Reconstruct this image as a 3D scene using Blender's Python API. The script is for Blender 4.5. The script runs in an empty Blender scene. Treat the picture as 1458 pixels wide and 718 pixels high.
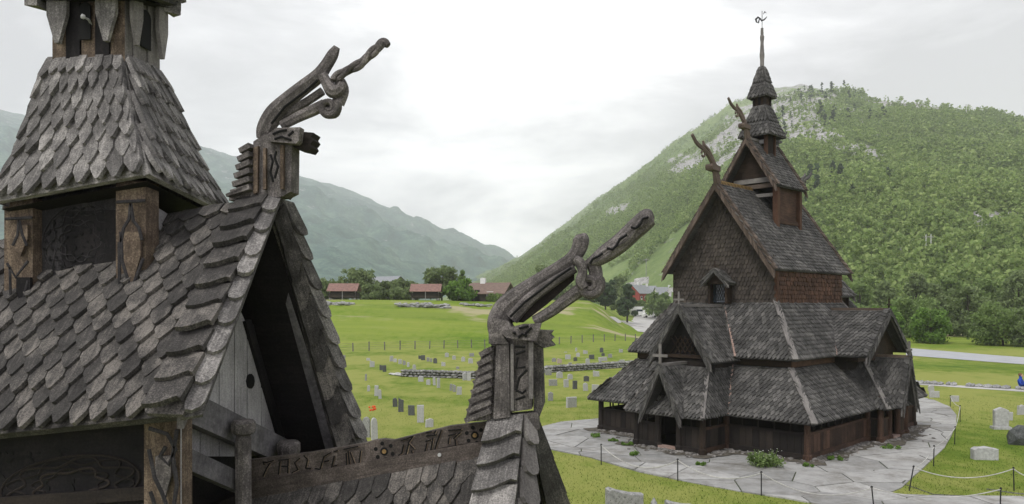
import bpy, math, random
import numpy as np
from mathutils import Vector, Matrix, noise
random.seed(7); rng=np.random.default_rng(7)
V=Vector; R=math.radians
scene=bpy.context.scene; COL=scene.collection
F=1080.0; HZ=432.5; CH=5.0
def W(px,py,Y): return V(((px-729)/F*Y, Y, CH-(py-HZ)/F*Y))
def hit(px,py,z=0.0):
    Y=F*(CH-z)/(py-HZ); return V(((px-729)/F*Y,Y,z))
def lerp(a,b,t): return a+(b-a)*t
def sstep(x,a,b):
    t=min(1,max(0,(x-a)/(b-a))); return t*t*(3-2*t)
def bil(q,s,t): return lerp(lerp(q[0],q[1],s),lerp(q[3],q[2],s),t)
# ------------------------------------------------------------------ materials
def nmat(name):
    m=bpy.data.materials.new(name); m.use_nodes=True; nt=m.node_tree
    b=nt.nodes['Principled BSDF']; b.inputs['Roughness'].default_value=.85
    b.inputs['Specular IOR Level'].default_value=.25
    return m,nt,b
def N(nt,t,**k):
    n=nt.nodes.new(t)
    for a,v in k.items(): setattr(n,a,v)
    return n
def coords(nt,scale=(1,1,1),kind='Object'):
    tc=N(nt,'ShaderNodeTexCoord'); mp=N(nt,'ShaderNodeMapping'); mp.inputs['Scale'].default_value=scale
    nt.links.new(tc.outputs[kind],mp.inputs[0]); return mp.outputs[0]
def noi(nt,vec,scale,detail=4,rough=.6,dist=0):
    n=N(nt,'ShaderNodeTexNoise'); n.inputs['Scale'].default_value=scale; n.inputs['Detail'].default_value=detail
    n.inputs['Roughness'].default_value=rough; n.inputs['Distortion'].default_value=dist
    nt.links.new(vec,n.inputs['Vector']); return n.outputs['Fac']
def ramp(nt,fac,stops):
    r=N(nt,'ShaderNodeValToRGB'); e=r.color_ramp.elements
    while len(e)<len(stops): e.new(.5)
    for i,(p,c) in enumerate(stops):
        e[i].position=p; e[i].color=(c[0],c[1],c[2],1) if hasattr(c,'__len__') else (c,c,c,1)
    nt.links.new(fac,r.inputs[0]); return r.outputs[0]
def mixc(nt,f,a,b,mode='MIX'):
    m=N(nt,'ShaderNodeMix',data_type='RGBA',blend_type=mode)
    for s,i in ((f,0),(a,6),(b,7)):
        if hasattr(s,'node'): nt.links.new(s,m.inputs[i])
        elif i==0: m.inputs[0].default_value=s
        else: m.inputs[i].default_value=(*s,1)
    return m.outputs[2]
def bump(nt,b,h,st=.5,dist=.02):
    n=N(nt,'ShaderNodeBump'); n.inputs['Strength'].default_value=st; n.inputs['Distance'].default_value=dist
    nt.links.new(h,n.inputs['Height']); nt.links.new(n.outputs[0],b.inputs['Normal'])
def rand(nt): return N(nt,'ShaderNodeNewGeometry').outputs['Random Per Island']
def weathered(name,dark,mid,light,stretch=(1,1,1),fine=30,patch=2.5,isl=.6,bs=.5,bd=.01):
    m,nt,b=nmat(name)
    c2=coords(nt)
    at=N(nt,'ShaderNodeAttribute'); at.attribute_name='grain'
    of=N(nt,'ShaderNodeVectorMath',operation='SCALE'); of.inputs[0].default_value=(13,7,17); nt.links.new(rand(nt),of.inputs['Scale'])
    va=N(nt,'ShaderNodeVectorMath',operation='ADD'); nt.links.new(at.outputs['Vector'],va.inputs[0]); nt.links.new(of.outputs[0],va.inputs[1])
    c=va.outputs[0]
    a1=noi(nt,c,fine*1.6,7,.75); spk=noi(nt,c2,fine*3.2,5,.8)
    am=N(nt,'ShaderNodeMath',operation='MULTIPLY_ADD'); nt.links.new(a1,am.inputs[0]); am.inputs[1].default_value=.55
    am2=N(nt,'ShaderNodeMath',operation='MULTIPLY_ADD'); nt.links.new(spk,am2.inputs[0]); am2.inputs[1].default_value=.95; am2.inputs[2].default_value=-.25
    nt.links.new(am2.outputs[0],am.inputs[2]); a=am.outputs[0]; p=noi(nt,c2,patch,4,.6)
    mx=N(nt,'ShaderNodeMath',operation='MULTIPLY_ADD'); nt.links.new(a,mx.inputs[0]); mx.inputs[1].default_value=.75
    m2=N(nt,'ShaderNodeMath',operation='MULTIPLY_ADD'); nt.links.new(p,m2.inputs[0]); m2.inputs[1].default_value=.45; m2.inputs[2].default_value=-.1-isl*.25
    nt.links.new(m2.outputs[0],mx.inputs[2])
    m3=N(nt,'ShaderNodeMath',operation='MULTIPLY_ADD'); nt.links.new(rand(nt),m3.inputs[0]); m3.inputs[1].default_value=isl*.5; nt.links.new(mx.outputs[0],m3.inputs[2])
    nt.links.new(ramp(nt,m3.outputs[0],[(.25,dark),(.5,mid),(.78,light)]),b.inputs['Base Color'])
    bump(nt,b,a,bs,bd); return m
M={}
M['shingle']=weathered('shingle_wood',(.015,.0145,.014),(.062,.060,.058),(.21,.20,.19),fine=14,patch=1.2,isl=.35)
M['shingle_dark']=weathered('shingle_dark_wood',(.014,.012,.010),(.045,.038,.033),(.12,.10,.085),fine=14,patch=1.2,isl=.3)
M['shingle_red']=weathered('shingle_red_wood',(.022,.014,.010),(.065,.034,.022),(.17,.09,.058),fine=14,patch=1.0,isl=.4)
M['shingle_near']=weathered('shingle_close_wood',(.016,.015,.015),(.145,.137,.132),(.56,.53,.50),fine=26,patch=6,isl=.3,bs=.8,bd=.012)
M['shingle_near2']=weathered('shingle_close_dark_wood',(.010,.009,.009),(.062,.058,.055),(.31,.28,.25),fine=28,patch=6,isl=.3,bs=.8,bd=.012)
M['tar']=weathered('tarred_wood',(.006,.005,.005),(.016,.013,.012),(.045,.035,.028),stretch=(1,1,.15),fine=22,patch=1.5)
M['tar_plain']=weathered('tarred_board',(.004,.004,.004),(.010,.009,.010),(.028,.024,.024),fine=16,patch=3)
M['brown']=weathered('brown_wood',(.007,.005,.0045),(.022,.015,.011),(.075,.046,.031),stretch=(1,1,.15),fine=18,patch=1.5)
M['rake_brown']=weathered('brown_grey_rake_wood',(.03,.024,.02),(.09,.068,.055),(.2,.155,.13),fine=14,patch=1.0)
M['red']=weathered('rust_red_wood',(.012,.008,.006),(.048,.028,.020),(.165,.092,.062),stretch=(1,1,.2),fine=14,patch=1.2)
M['grey']=weathered('weathered_grey_wood',(.05,.046,.045),(.14,.13,.125),(.32,.30,.28),fine=22,patch=2)
M['pale']=weathered('pale_grey_wood',(.10,.098,.10),(.29,.28,.285),(.55,.54,.54),stretch=(1,1,.3),fine=24,patch=3)
M['copper']=weathered('pinkish_flashing',(.12,.075,.06),(.26,.18,.15),(.5,.38,.34),fine=8,patch=2)
M['plank']=weathered('grey_plank_wood',(.03,.028,.03),(.11,.105,.11),(.24,.23,.235),stretch=(1,1,7),fine=6,patch=3)
M['tan']=weathered('tan_carved_wood',(.018,.014,.012),(.095,.070,.052),(.34,.265,.19),stretch=(1.5,1.5,.25),fine=24,patch=7,isl=.3)
M['dragon']=weathered('carved_dragon_wood',(.012,.011,.011),(.10,.09,.086),(.42,.38,.36),fine=26,patch=7,isl=.15,bs=.8,bd=.012)
M['runewood']=weathered('rune_board_wood',(.015,.012,.011),(.075,.062,.055),(.24,.20,.18),fine=26,patch=5,isl=.2)
M['gold']=weathered('ochre_fretwork',(.08,.05,.02),(.22,.14,.06),(.4,.28,.13),fine=10,patch=4)
def plain(name,c,rough=.8,met=0,var=.25,sc=3,spec=.3):
    m,nt,b=nmat(name); b.inputs['Roughness'].default_value=rough; b.inputs['Metallic'].default_value=met; b.inputs['Specular IOR Level'].default_value=spec
    n=noi(nt,coords(nt),sc,4,.6)
    lo=tuple(x*(1-var) for x in c); hi=tuple(x*(1+var) for x in c)
    nt.links.new(ramp(nt,n,[(.3,lo),(.7,hi)]),b.inputs['Base Color']); return m
M['black']=plain('black_and_hollow_shade',(.004,.004,.004),var=.1)  # flat black stands in for shade inside holes, slots and cuts; also eyes
M['iron']=plain('dark_iron',(.03,.03,.032),.6,.5)
M['rope']=plain('pale_rope',(.45,.44,.42),.9)
M['white']=plain('white_paint',(.75,.75,.74),.5,var=.06)
M['glass']=plain('dark_glass',(.02,.03,.04),.12,spec=.8)
M['tyre']=plain('tyre_rubber',(.015,.015,.015),.9)
M['car_dark']=plain('grey_car_paint',(.08,.09,.10),.3,.3)
M['redhouse']=plain('red_painted_boards',(.28,.04,.035),.8,var=.15)
M['whitehouse']=plain('white_boards',(.7,.7,.7),.8,var=.08)
M['slate']=plain('grey_slate_roof',(.25,.26,.28),.8,var=.15,sc=2)
M['rusttin']=plain('red_rusty_tin',(.23,.135,.115),.75,var=.25,sc=2.5)
M['rustroof']=plain('rust_brown_roof',(.17,.12,.10),.85,var=.2,sc=2)
M['logs']=weathered('dark_logs',(.01,.009,.008),(.035,.028,.024),(.09,.07,.055),stretch=(1,1,3),fine=3,patch=1)
M['bark']=weathered('bark',(.02,.016,.012),(.06,.05,.04),(.12,.10,.085),stretch=(1,1,.3),fine=6,patch=1)
M['skin']=plain('skin',(.55,.33,.24),.6,var=.08)
M['blue']=plain('blue_cloth',(.02,.06,.35),.9,var=.2)
M['hair']=plain('light_brown_hair',(.16,.09,.045),.8)
M['flower']=plain('white_petals',(.75,.75,.72),.8,var=.05)
M['orange']=plain('orange_red_flowers',(.65,.10,.03),.7)
def stone(name,lo,mid,hi,sc=9,lich=.6):
    m,nt,b=nmat(name); c=coords(nt)
    a=noi(nt,c,sc,8,.7); l=noi(nt,c,sc*2.2,5,.75)
    base=ramp(nt,a,[(.3,lo),(.5,mid),(.72,hi)])
    r=N(nt,'ShaderNodeMath',operation='MULTIPLY_ADD'); nt.links.new(rand(nt),r.inputs[0]); r.inputs[1].default_value=.5; r.inputs[2].default_value=.75
    cc=N(nt,'ShaderNodeCombineColor')
    for i in range(3): nt.links.new(r.outputs[0],cc.inputs[i])
    base=mixc(nt,1.0,base,cc.outputs[0],'MULTIPLY')
    sp=ramp(nt,l,[(lich-.03,0.0),(lich+.03,1.0)])
    nt.links.new(mixc(nt,sp,base,tuple(x*.45 for x in lo)),b.inputs['Base Color'])
    bump(nt,b,a,.6,.02); return m
M['granite']=stone('grey_granite',(.14,.14,.14),(.27,.27,.265),(.42,.42,.41))
M['pale_stone']=stone('pale_stone',(.26,.26,.26),(.38,.38,.38),(.52,.52,.52),lich=.72)
M['dark_stone']=stone('dark_stone',(.04,.045,.045),(.09,.095,.095),(.16,.165,.165))
M['pink_stone']=stone('pinkish_stone',(.26,.2,.18),(.4,.32,.29),(.5,.42,.39),lich=.7)
M['wallstone']=stone('dry_wall_stone',(.08,.08,.08),(.2,.2,.19),(.4,.4,.39),sc=3)
M['rubble']=stone('foundation_rubble',(.07,.065,.06),(.17,.16,.15),(.33,.31,.29),sc=4)
def leafmat(name,dark,mid,light,sc=.35):
    m,nt,b=nmat(name)
    c=noi(nt,coords(nt),sc,5,.65)
    x=N(nt,'ShaderNodeMath',operation='MULTIPLY_ADD'); nt.links.new(rand(nt),x.inputs[0]); x.inputs[1].default_value=.5
    y=N(nt,'ShaderNodeMath',operation='MULTIPLY'); nt.links.new(c,y.inputs[0]); y.inputs[1].default_value=.6; nt.links.new(y.outputs[0],x.inputs[2])
    nt.links.new(ramp(nt,x.outputs[0],[(.2,dark),(.55,mid),(.9,light)]),b.inputs['Base Color'])
    b.inputs['Roughness'].default_value=.7
    tr_=N(nt,'ShaderNodeBsdfTranslucent'); nt.links.new(b.inputs['Base Color'].links[0].from_socket,tr_.inputs[0])
    ms=N(nt,'ShaderNodeMixShader'); ms.inputs[0].default_value=.45; nt.links.new(b.outputs[0],ms.inputs[1]); nt.links.new(tr_.outputs[0],ms.inputs[2])
    nt.links.new(ms.outputs[0],nt.nodes['Material Output'].inputs[0]); return m
M['leaf']=leafmat('birch_leaves',(.10,.16,.045),(.17,.25,.08),(.27,.35,.13))
M['leaf_bright']=leafmat('bright_leaves',(.08,.15,.025),(.14,.25,.045),(.22,.35,.09))
M['leaf_dark']=leafmat('dull_leaves',(.10,.145,.06),(.18,.24,.10),(.28,.35,.15))
M['needle']=leafmat('needles',(.035,.06,.032),(.065,.105,.052),(.11,.16,.08))
M['forest']=leafmat('hill_forest_leaves',(.10,.16,.05),(.26,.36,.11),(.42,.50,.20),.035)
# grass
def grassmat():
    m,nt,b=nmat('lawn_grass'); c=coords(nt)
    big=noi(nt,c,.06,5,.6,.5); mid=noi(nt,coords(nt,(1,.6,1)),.9,6,.7); fine=noi(nt,c,14,5,.75)
    s=N(nt,'ShaderNodeMath',operation='MULTIPLY_ADD'); nt.links.new(big,s.inputs[0]); s.inputs[1].default_value=.6
    s2=N(nt,'ShaderNodeMath',operation='MULTIPLY_ADD'); nt.links.new(mid,s2.inputs[0]); s2.inputs[1].default_value=.45
    s3=N(nt,'ShaderNodeMath',operation='MULTIPLY'); nt.links.new(fine,s3.inputs[0]); s3.inputs[1].default_value=.22
    nt.links.new(s3.outputs[0],s2.inputs[2]); nt.links.new(s2.outputs[0],s.inputs[2])
    col=ramp(nt,s.outputs[0],[(.38,(.035,.075,.010)),(.47,(.075,.135,.016)),(.56,(.135,.195,.026)),(.67,(.25,.27,.07))])
    # bare, yellowed patches on the far field
    tan=ramp(nt,noi(nt,coords(nt,(.6,1.4,1)),.075,4,.55,.4),[(.56,0.0),(.62,.9)])
    sx=N(nt,'ShaderNodeSeparateXYZ'); nt.links.new(c,sx.inputs[0])
    mr=N(nt,'ShaderNodeMapRange'); nt.links.new(sx.outputs[1],mr.inputs[0]); mr.inputs[1].default_value=100; mr.inputs[2].default_value=112
    mul=N(nt,'ShaderNodeMath',operation='MULTIPLY'); nt.links.new(tan,mul.inputs[0]); nt.links.new(mr.outputs[0],mul.inputs[1])
    mr2=N(nt,'ShaderNodeMapRange'); nt.links.new(sx.outputs[1],mr2.inputs[0]); mr2.inputs[1].default_value=74; mr2.inputs[2].default_value=100; mr2.inputs[4].default_value=.55
    stripe=noi(nt,coords(nt,(.02,.35,1)),1.0,4,.6)
    mead=ramp(nt,stripe,[(.35,(.08,.16,.008)),(.55,(.14,.23,.012)),(.7,(.20,.26,.03))])
    col=mixc(nt,mr2.outputs[0],col,mead)
    col=mixc(nt,mul.outputs[0],col,(.36,.32,.20))
    nt.links.new(col,b.inputs['Base Color']); b.inputs['Roughness'].default_value=.95; b.inputs['Specular IOR Level'].default_value=.1
    bump(nt,b,fine,.9,.05); return m
M['grass']=grassmat()
M['blade']=leafmat('grass_blades',(.045,.085,.010),(.08,.13,.016),(.13,.175,.026),1.2)
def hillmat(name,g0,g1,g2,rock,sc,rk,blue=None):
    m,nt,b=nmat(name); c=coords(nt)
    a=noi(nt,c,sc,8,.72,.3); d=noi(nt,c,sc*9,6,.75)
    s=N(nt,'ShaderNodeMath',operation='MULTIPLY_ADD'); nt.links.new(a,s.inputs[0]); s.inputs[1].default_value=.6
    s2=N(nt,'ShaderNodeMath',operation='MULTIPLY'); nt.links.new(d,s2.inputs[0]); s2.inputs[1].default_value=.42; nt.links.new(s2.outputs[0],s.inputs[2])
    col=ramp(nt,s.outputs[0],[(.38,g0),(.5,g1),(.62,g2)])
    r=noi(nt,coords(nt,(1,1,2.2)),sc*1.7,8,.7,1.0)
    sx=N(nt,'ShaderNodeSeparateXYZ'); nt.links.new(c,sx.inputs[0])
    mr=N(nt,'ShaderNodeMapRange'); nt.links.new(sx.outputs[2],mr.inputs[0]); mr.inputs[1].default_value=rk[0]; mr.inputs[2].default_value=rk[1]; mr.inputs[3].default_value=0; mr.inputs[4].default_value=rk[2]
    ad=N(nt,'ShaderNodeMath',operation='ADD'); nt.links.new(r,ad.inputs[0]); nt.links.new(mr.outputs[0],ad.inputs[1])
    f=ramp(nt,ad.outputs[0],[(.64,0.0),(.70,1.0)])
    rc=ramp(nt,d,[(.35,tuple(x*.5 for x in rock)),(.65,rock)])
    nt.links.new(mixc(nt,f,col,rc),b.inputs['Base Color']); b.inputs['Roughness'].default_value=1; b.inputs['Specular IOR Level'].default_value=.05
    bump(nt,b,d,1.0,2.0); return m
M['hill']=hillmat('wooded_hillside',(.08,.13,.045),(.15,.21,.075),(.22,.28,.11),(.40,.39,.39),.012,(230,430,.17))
M['hill_far']=hillmat('far_mountain',(.003,.022,.035),(.035,.095,.095),(.14,.22,.17),(.42,.41,.43),.016,(100,900,.12))  # blue tint of the distant air is put into these colours
def slabmat():
    m,nt,b=nmat('slate_paving'); c0=coords(nt)
    d=N(nt,'ShaderNodeTexNoise'); d.inputs['Scale'].default_value=1.3; d.inputs['Detail'].default_value=3; nt.links.new(c0,d.inputs['Vector'])
    ms=N(nt,'ShaderNodeVectorMath',operation='SCALE'); nt.links.new(d.outputs['Color'],ms.inputs[0]); ms.inputs['Scale'].default_value=.10
    ad=N(nt,'ShaderNodeVectorMath',operation='ADD'); nt.links.new(c0,ad.inputs[0]); nt.links.new(ms.outputs[0],ad.inputs[1]); 
    a=noi(nt,c0,2.0,6,.7); fi=noi(nt,c0,14,6,.7)
    r=N(nt,'ShaderNodeMath',operation='MULTIPLY_ADD'); nt.links.new(rand(nt),r.inputs[0]); r.inputs[1].default_value=.35
    s=N(nt,'ShaderNodeMath',operation='MULTIPLY'); nt.links.new(a,s.inputs[0]); s.inputs[1].default_value=.8; nt.links.new(s.outputs[0],r.inputs[2])
    col=ramp(nt,r.outputs[0],[(.25,(.16,.16,.155)),(.5,(.28,.278,.272)),(.8,(.42,.415,.405))])
    st=ramp(nt,noi(nt,c0,.8,6,.8),[(.47,0.0),(.64,.7)])
    col=mixc(nt,st,col,(.15,.14,.12))
    nt.links.new(col,b.inputs['Base Color']); b.inputs['Roughness'].default_value=.7; bump(nt,b,fi,.35,.01); return m
M['slab']=slabmat()
M['joint']=plain('earthy_joints',(.06,.075,.03),1,var=.5,sc=6)
M['earth']=plain('stony_earth',(.09,.08,.065),1,var=.5,sc=7)
M['road']=plain('pale_asphalt',(.36,.37,.39),.9,var=.12,sc=.8)
M['gravel']=plain('pale_gravel',(.42,.41,.40),.95,var=.2,sc=.5)
# ------------------------------------------------------------------ mesh builder
class MB:
    def __init__(s): s.v=[]; s.f=[]; s.g=[]
    def add(s,pts,faces,g=None):
        n=len(s.v)
        if g is None:
            best=0; ax=V((0,0,1)); P=[V(p) for p in pts]
            for f in faces[-6:]:
                for i in range(len(f)):
                    d=P[f[i]]-P[f[i-1]]
                    if d.length>best: best=d.length; ax=d
            ax=ax.normalized() if best>0 else V((0,0,1)); b=ax.orthogonal().normalized(); c=ax.cross(b)
            g=[(p.dot(b),p.dot(ax)*.09,p.dot(c)) for p in P]
        s.g+=g
        s.v+= [tuple(p) for p in pts]; s.f+=[tuple(i+n for i in f) for f in faces]; return s
    def quad(s,*p): return s.add(p,[tuple(range(len(p)))])
    def prism(s,poly,d):
        n=len(poly); poly=[V(p) for p in poly]; d=V(d)
        return s.add(poly+[p+d for p in poly],[tuple(range(n))[::-1],tuple(range(n,2*n))]+[(i,(i+1)%n,n+(i+1)%n,n+i) for i in range(n)])
    def box(s,x0,x1,y0,y1,z0,z1): return s.prism([(x0,y0,z0),(x1,y0,z0),(x1,y1,z0),(x0,y1,z0)],(0,0,z1-z0))
    def beam(s,a,b,w,h,up=(0,0,1)):
        a=V(a);b=V(b);d=(b-a).normalized(); sd=d.cross(V(up)).normalized(); u=sd.cross(d).normalized()
        return s.prism([a-sd*w/2-u*h/2,a+sd*w/2-u*h/2,a+sd*w/2+u*h/2,a-sd*w/2+u*h/2],b-a)
    def hull(s,q,d):  # slab from quad q with offset d, possibly non planar
        q=[V(p) for p in q]; d=V(d); n=len(q)
        return s.prism(q,d)
    def tube(s,pts,rad,n=10,flat=1.0,fdir=None,cap=True,up=(0,0,1)):
        pts=[V(p) for p in pts]; m=len(pts)
        if not hasattr(rad,'__len__'): rad=[rad]*m
        base=len(s.v); prev=None; al=0
        for i,p in enumerate(pts):
            t=(pts[min(i+1,m-1)]-pts[max(i-1,0)]).normalized()
            if fdir is not None: b=V(fdir)-t*V(fdir).dot(t); b.normalize(); a=t.cross(b).normalized()
            else:
                r0=prev if prev is not None else (V(up) if abs(t.dot(V(up)))<.95 else V((1,0,0)))
                a=(r0-t*r0.dot(t)).normalized(); prev=a; b=t.cross(a)
            al+=(p-pts[i-1]).length if i else 0
            for k in range(n):
                an=2*math.pi*k/n; s.g.append((math.cos(an)*rad[i],al*.09,math.sin(an)*rad[i])); s.v.append(tuple(p+a*math.cos(an)*rad[i]+b*math.sin(an)*rad[i]*flat))
        for i in range(m-1):
            for k in range(n):
                k2=(k+1)%n; s.f.append((base+i*n+k,base+i*n+k2,base+(i+1)*n+k2,base+(i+1)*n+k))
        if cap: s.f.append(tuple(base+k for k in range(n))[::-1]); s.f.append(tuple(base+(m-1)*n+k for k in range(n)))
        return s
    def rock(s,c,r,sub=1,sq=(1,1,1),seed=0,rz=0):
        ph=(1+5**.5)/2
        vs=[V(x).normalized() for x in [(-1,ph,0),(1,ph,0),(-1,-ph,0),(1,-ph,0),(0,-1,ph),(0,1,ph),(0,-1,-ph),(0,1,-ph),(ph,0,-1),(ph,0,1),(-ph,0,-1),(-ph,0,1)]]
        fs=[(0,11,5),(0,5,1),(0,1,7),(0,7,10),(0,10,11),(1,5,9),(5,11,4),(11,10,2),(10,7,6),(7,1,8),(3,9,4),(3,4,2),(3,2,6),(3,6,8),(3,8,9),(4,9,5),(2,4,11),(6,2,10),(8,6,7),(9,8,1)]
        cz,sz=math.cos(rz),math.sin(rz); out=[]
        for v in vs:
            k=r*(1+.28*noise.noise(v*1.7+V((seed*3.1,seed*1.3,0))))
            x,y,z=v.x*k*sq[0],v.y*k*sq[1],v.z*k*sq[2]
            out.append((c[0]+x*cz-y*sz,c[1]+x*sz+y*cz,c[2]+z))
        return s.add(out,fs)
    def build(s,name,mat,parent=None,smooth=False,label=None):
        me=bpy.data.meshes.new(name); v=s.v
        if parent is not None:
            top=parent
            while top.parent: top=top.parent
            if top.get('_w',0):
                mi=top['_l']; v=[(a[0]-mi[0],a[1]-mi[1],a[2]-mi[2]) for a in v]
        me.from_pydata(v,[],s.f); me.materials.append(mat)
        if len(s.g)==len(v):
            at=me.attributes.new('grain','FLOAT_VECTOR','POINT'); at.data.foreach_set('vector',np.array(s.g,dtype=np.float32).ravel())
        if smooth: me.polygons.foreach_set('use_smooth',[True]*len(me.polygons))
        me.update()
        o=bpy.data.objects.new(name,me); COL.objects.link(o)
        if parent is not None: o.parent=parent
        if label: o['label']=label
        return o
def npmesh(name,verts,faces,mat,parent=None):  # faces (n,4) or (n,3)
    me=bpy.data.meshes.new(name); k=faces.shape[1]
    me.vertices.add(len(verts)); me.vertices.foreach_set('co',verts.astype(np.float32).ravel())
    me.loops.add(faces.size); me.loops.foreach_set('vertex_index',faces.astype(np.int32).ravel())
    me.polygons.add(len(faces)); me.polygons.foreach_set('loop_start',np.arange(0,faces.size,k,dtype=np.int32))
    me.polygons.foreach_set('loop_total',np.full(len(faces),k,dtype=np.int32))
    me.update(calc_edges=True); me.materials.append(mat)
    o=bpy.data.objects.new(name,me); COL.objects.link(o)
    if parent is not None: o.parent=parent
    return o
def tag(o,label=None,cat=None,group=None,kind=None):
    if label: o['label']=label
    if cat: o['category']=cat
    if group: o['group']=group
    if kind: o['kind']=kind
    return o
def thing(name,label,cat,loc=(0,0,0),rz=0,group=None,world=False):
    o=bpy.data.objects.new(name,None); COL.objects.link(o); o.empty_display_size=.2
    o.location=loc; o.rotation_euler=(0,0,rz)
    if world: o['_w']=1; o['_l']=list(loc)
    return tag(o,label,cat,group)
def copy_tree(o,parent=None):
    c=o.copy(); COL.objects.link(c)
    if parent: c.parent=parent
    for ch in list(o.children): copy_tree(ch,c)
    return c
# ---- shingles
OUT={'point':[(0,1),(0,.34),(.38,.03),(.5,0),(.62,.03),(1,.34),(1,1)],
     'round':[(0,1),(0,.22),(.15,.07),(.5,0),(.85,.07),(1,.22),(1,1)],
     'curve':[(0,1),(0,.0),(.22,.0),(.48,.07),(.72,.22),(.86,.30),(1,.24),(1,1)]}
def inpoly(x,y,P):
    c=False;n=len(P)
    for i in range(n):
        x1,y1=P[i];x2,y2=P[(i+1)%n]
        if (y1>y)!=(y2>y) and x<(x2-x1)*(y-y1)/(y2-y1)+x1: c=not c
    return c
def one_shingle(mb,loc,shape,x0,x1,y0,y1,th,j):
    # loc(x,y,h)->world
    o=OUT[shape]; n=len(o); top=[];bot=[]; L_=(loc(x1,y0,0)-loc(x0,y0,0)).length; H_=(loc(x0,y1,0)-loc(x0,y0,0)).length; g=[(a*L_,b*H_*.09,0) for a,b in o]; g=g+g
    for (a,b) in o:
        x=lerp(x0,x1,a);y=lerp(y0,y1,b); h=lerp(th*2.1,th*.7,b)+j
        top.append(loc(x,y,h)); bot.append(loc(x,y,h-th))
    mb.add(top+bot,[tuple(range(n))]+[(i,n+i,n+i+1,i+1) for i in range(n-1)],g)
def shingle_poly(mb,poly,w,h,th,shape='point',up=None,slab=.06,ov=1.75):
    P=[V(p) for p in poly]; ex=(P[1]-P[0]).normalized(); n=None
    nn=ex.cross(P[2]-P[0])
    if nn.length<1e-6: nn=ex.cross(P[-1]-P[0])
    nn.normalize(); ey=nn.cross(ex).normalized()
    if nn.z<-.01 and up is None: nn=-nn
    if up is not None and nn.dot(V(up))<0: nn=-nn
    Q=[((p-P[0]).dot(ex),(p-P[0]).dot(ey)) for p in P]
    loc=lambda x,y,z: P[0]+ex*x+ey*y+nn*z
    xs=[q[0] for q in Q]; ys=[q[1] for q in Q]
    r=0;y=min(ys)-.02
    while y<max(ys):
        x=min(xs)+(-.5*w if r%2 else 0)
        while x<max(xs):
            cy=max(y+h*.3,min(ys)+.01)
            if inpoly(x+w/2,cy,Q) or inpoly(x+w*.15,cy,Q) and inpoly(x+w*.5,cy+h,Q):
                j=random.uniform(-.15,.45)*th; dy=random.uniform(-.08,.08)*h
                one_shingle(mb,loc,shape,x+w*.03,x+w*.97,y+dy,min(y+h*ov,max(ys)+.02),th,j)
            x+=w
        y+=h; r+=1
    mb.prism([p-nn*.004 for p in P],-nn*slab)
def shingle_bil(mb,q,cols,rows,th,shape='point',nrm=None,slab=.05,ov=1.7,ex=1.0,jx=.0,off=True,jit=.45):
    # q: eaveL,eaveR,topR,topL
    q=[V(p) for p in q]; n=(q[1]-q[0]).cross(q[3]-q[0]).normalized()
    if nrm is not None and n.dot(V(nrm))<0: n=-n
    loc=lambda x,y,z: bil(q,x,y)+n*z
    for r in range(rows):
        y=(r/rows)**ex; y1=((r+ov)/rows)**ex
        o=(-.5 if (r%2 and off) else 0)
        for c in range(cols+(1 if (r%2 and off) else 0)):
            x0=max(0,(c+o)/cols); x1=min(1,(c+o+1)/cols); w=x1-x0
            if w<.3/cols: continue
            one_shingle(mb,loc,shape,x0+w*.03,x1-w*.03,y-.01+random.uniform(-.1,.1)/rows,min(1.0,y1),th,random.uniform(-.1,jit)*th)
    if slab: mb.prism([p-n*.004 for p in q],-n*slab)
# ------------------------------------------------------------------ world, sun, camera
wd=bpy.data.worlds.new("World"); scene.world=wd; wd.use_nodes=True; nt=wd.node_tree
bg=nt.nodes['Background']; out=nt.nodes['World Output']
sky=N(nt,'ShaderNodeTexSky',sky_type='NISHITA'); sky.sun_disc=False; sky.sun_elevation=R(55); sky.sun_rotation=R(200)
nt.links.new(sky.outputs[0],bg.inputs[0]); bg.inputs[1].default_value=.09
tc=N(nt,'ShaderNodeTexCoord'); mp=N(nt,'ShaderNodeMapping'); mp.inputs['Scale'].default_value=(1.1,1.1,3.4); mp.inputs['Location'].default_value=(.35,.0,.2)
nt.links.new(tc.outputs['Generated'],mp.inputs[0])
cl=noi(nt,mp.outputs[0],2.1,8,.6,.35)
sx=N(nt,'ShaderNodeSeparateXYZ'); nt.links.new(tc.outputs['Generated'],sx.inputs[0])
ab=N(nt,'ShaderNodeMath',operation='SUBTRACT'); nt.links.new(sx.outputs[0],ab.inputs[0]); ab.inputs[1].default_value=0.0
ab2=N(nt,'ShaderNodeMath',operation='ABSOLUTE'); nt.links.new(ab.outputs[0],ab2.inputs[0])
k=N(nt,'ShaderNodeMath',operation='MULTIPLY_ADD'); nt.links.new(ab2.outputs[0],k.inputs[0]); k.inputs[1].default_value=-.52; nt.links.new(cl,k.inputs[2])
ccol=ramp(nt,k.outputs[0],[(.24,(.40,.395,.415)),(.385,(.68,.675,.695)),(.485,(1.02,1.015,1.015)),(.58,(1.36,1.35,1.34))])
bg2=N(nt,'ShaderNodeBackground'); nt.links.new(ccol,bg2.inputs[0]); bg2.inputs[1].default_value=1.0
mxs=N(nt,'ShaderNodeMixShader'); mxs.inputs[0].default_value=.97
nt.links.new(bg.outputs[0],mxs.inputs[1]); nt.links.new(bg2.outputs[0],mxs.inputs[2]); nt.links.new(mxs.outputs[0],out.inputs[0])
sl=bpy.data.lights.new('sun','SUN'); sl.energy=1.4; sl.angle=R(14); sl.color=(1,.97,.92)
so=bpy.data.objects.new('sun',sl); COL.objects.link(so)
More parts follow.
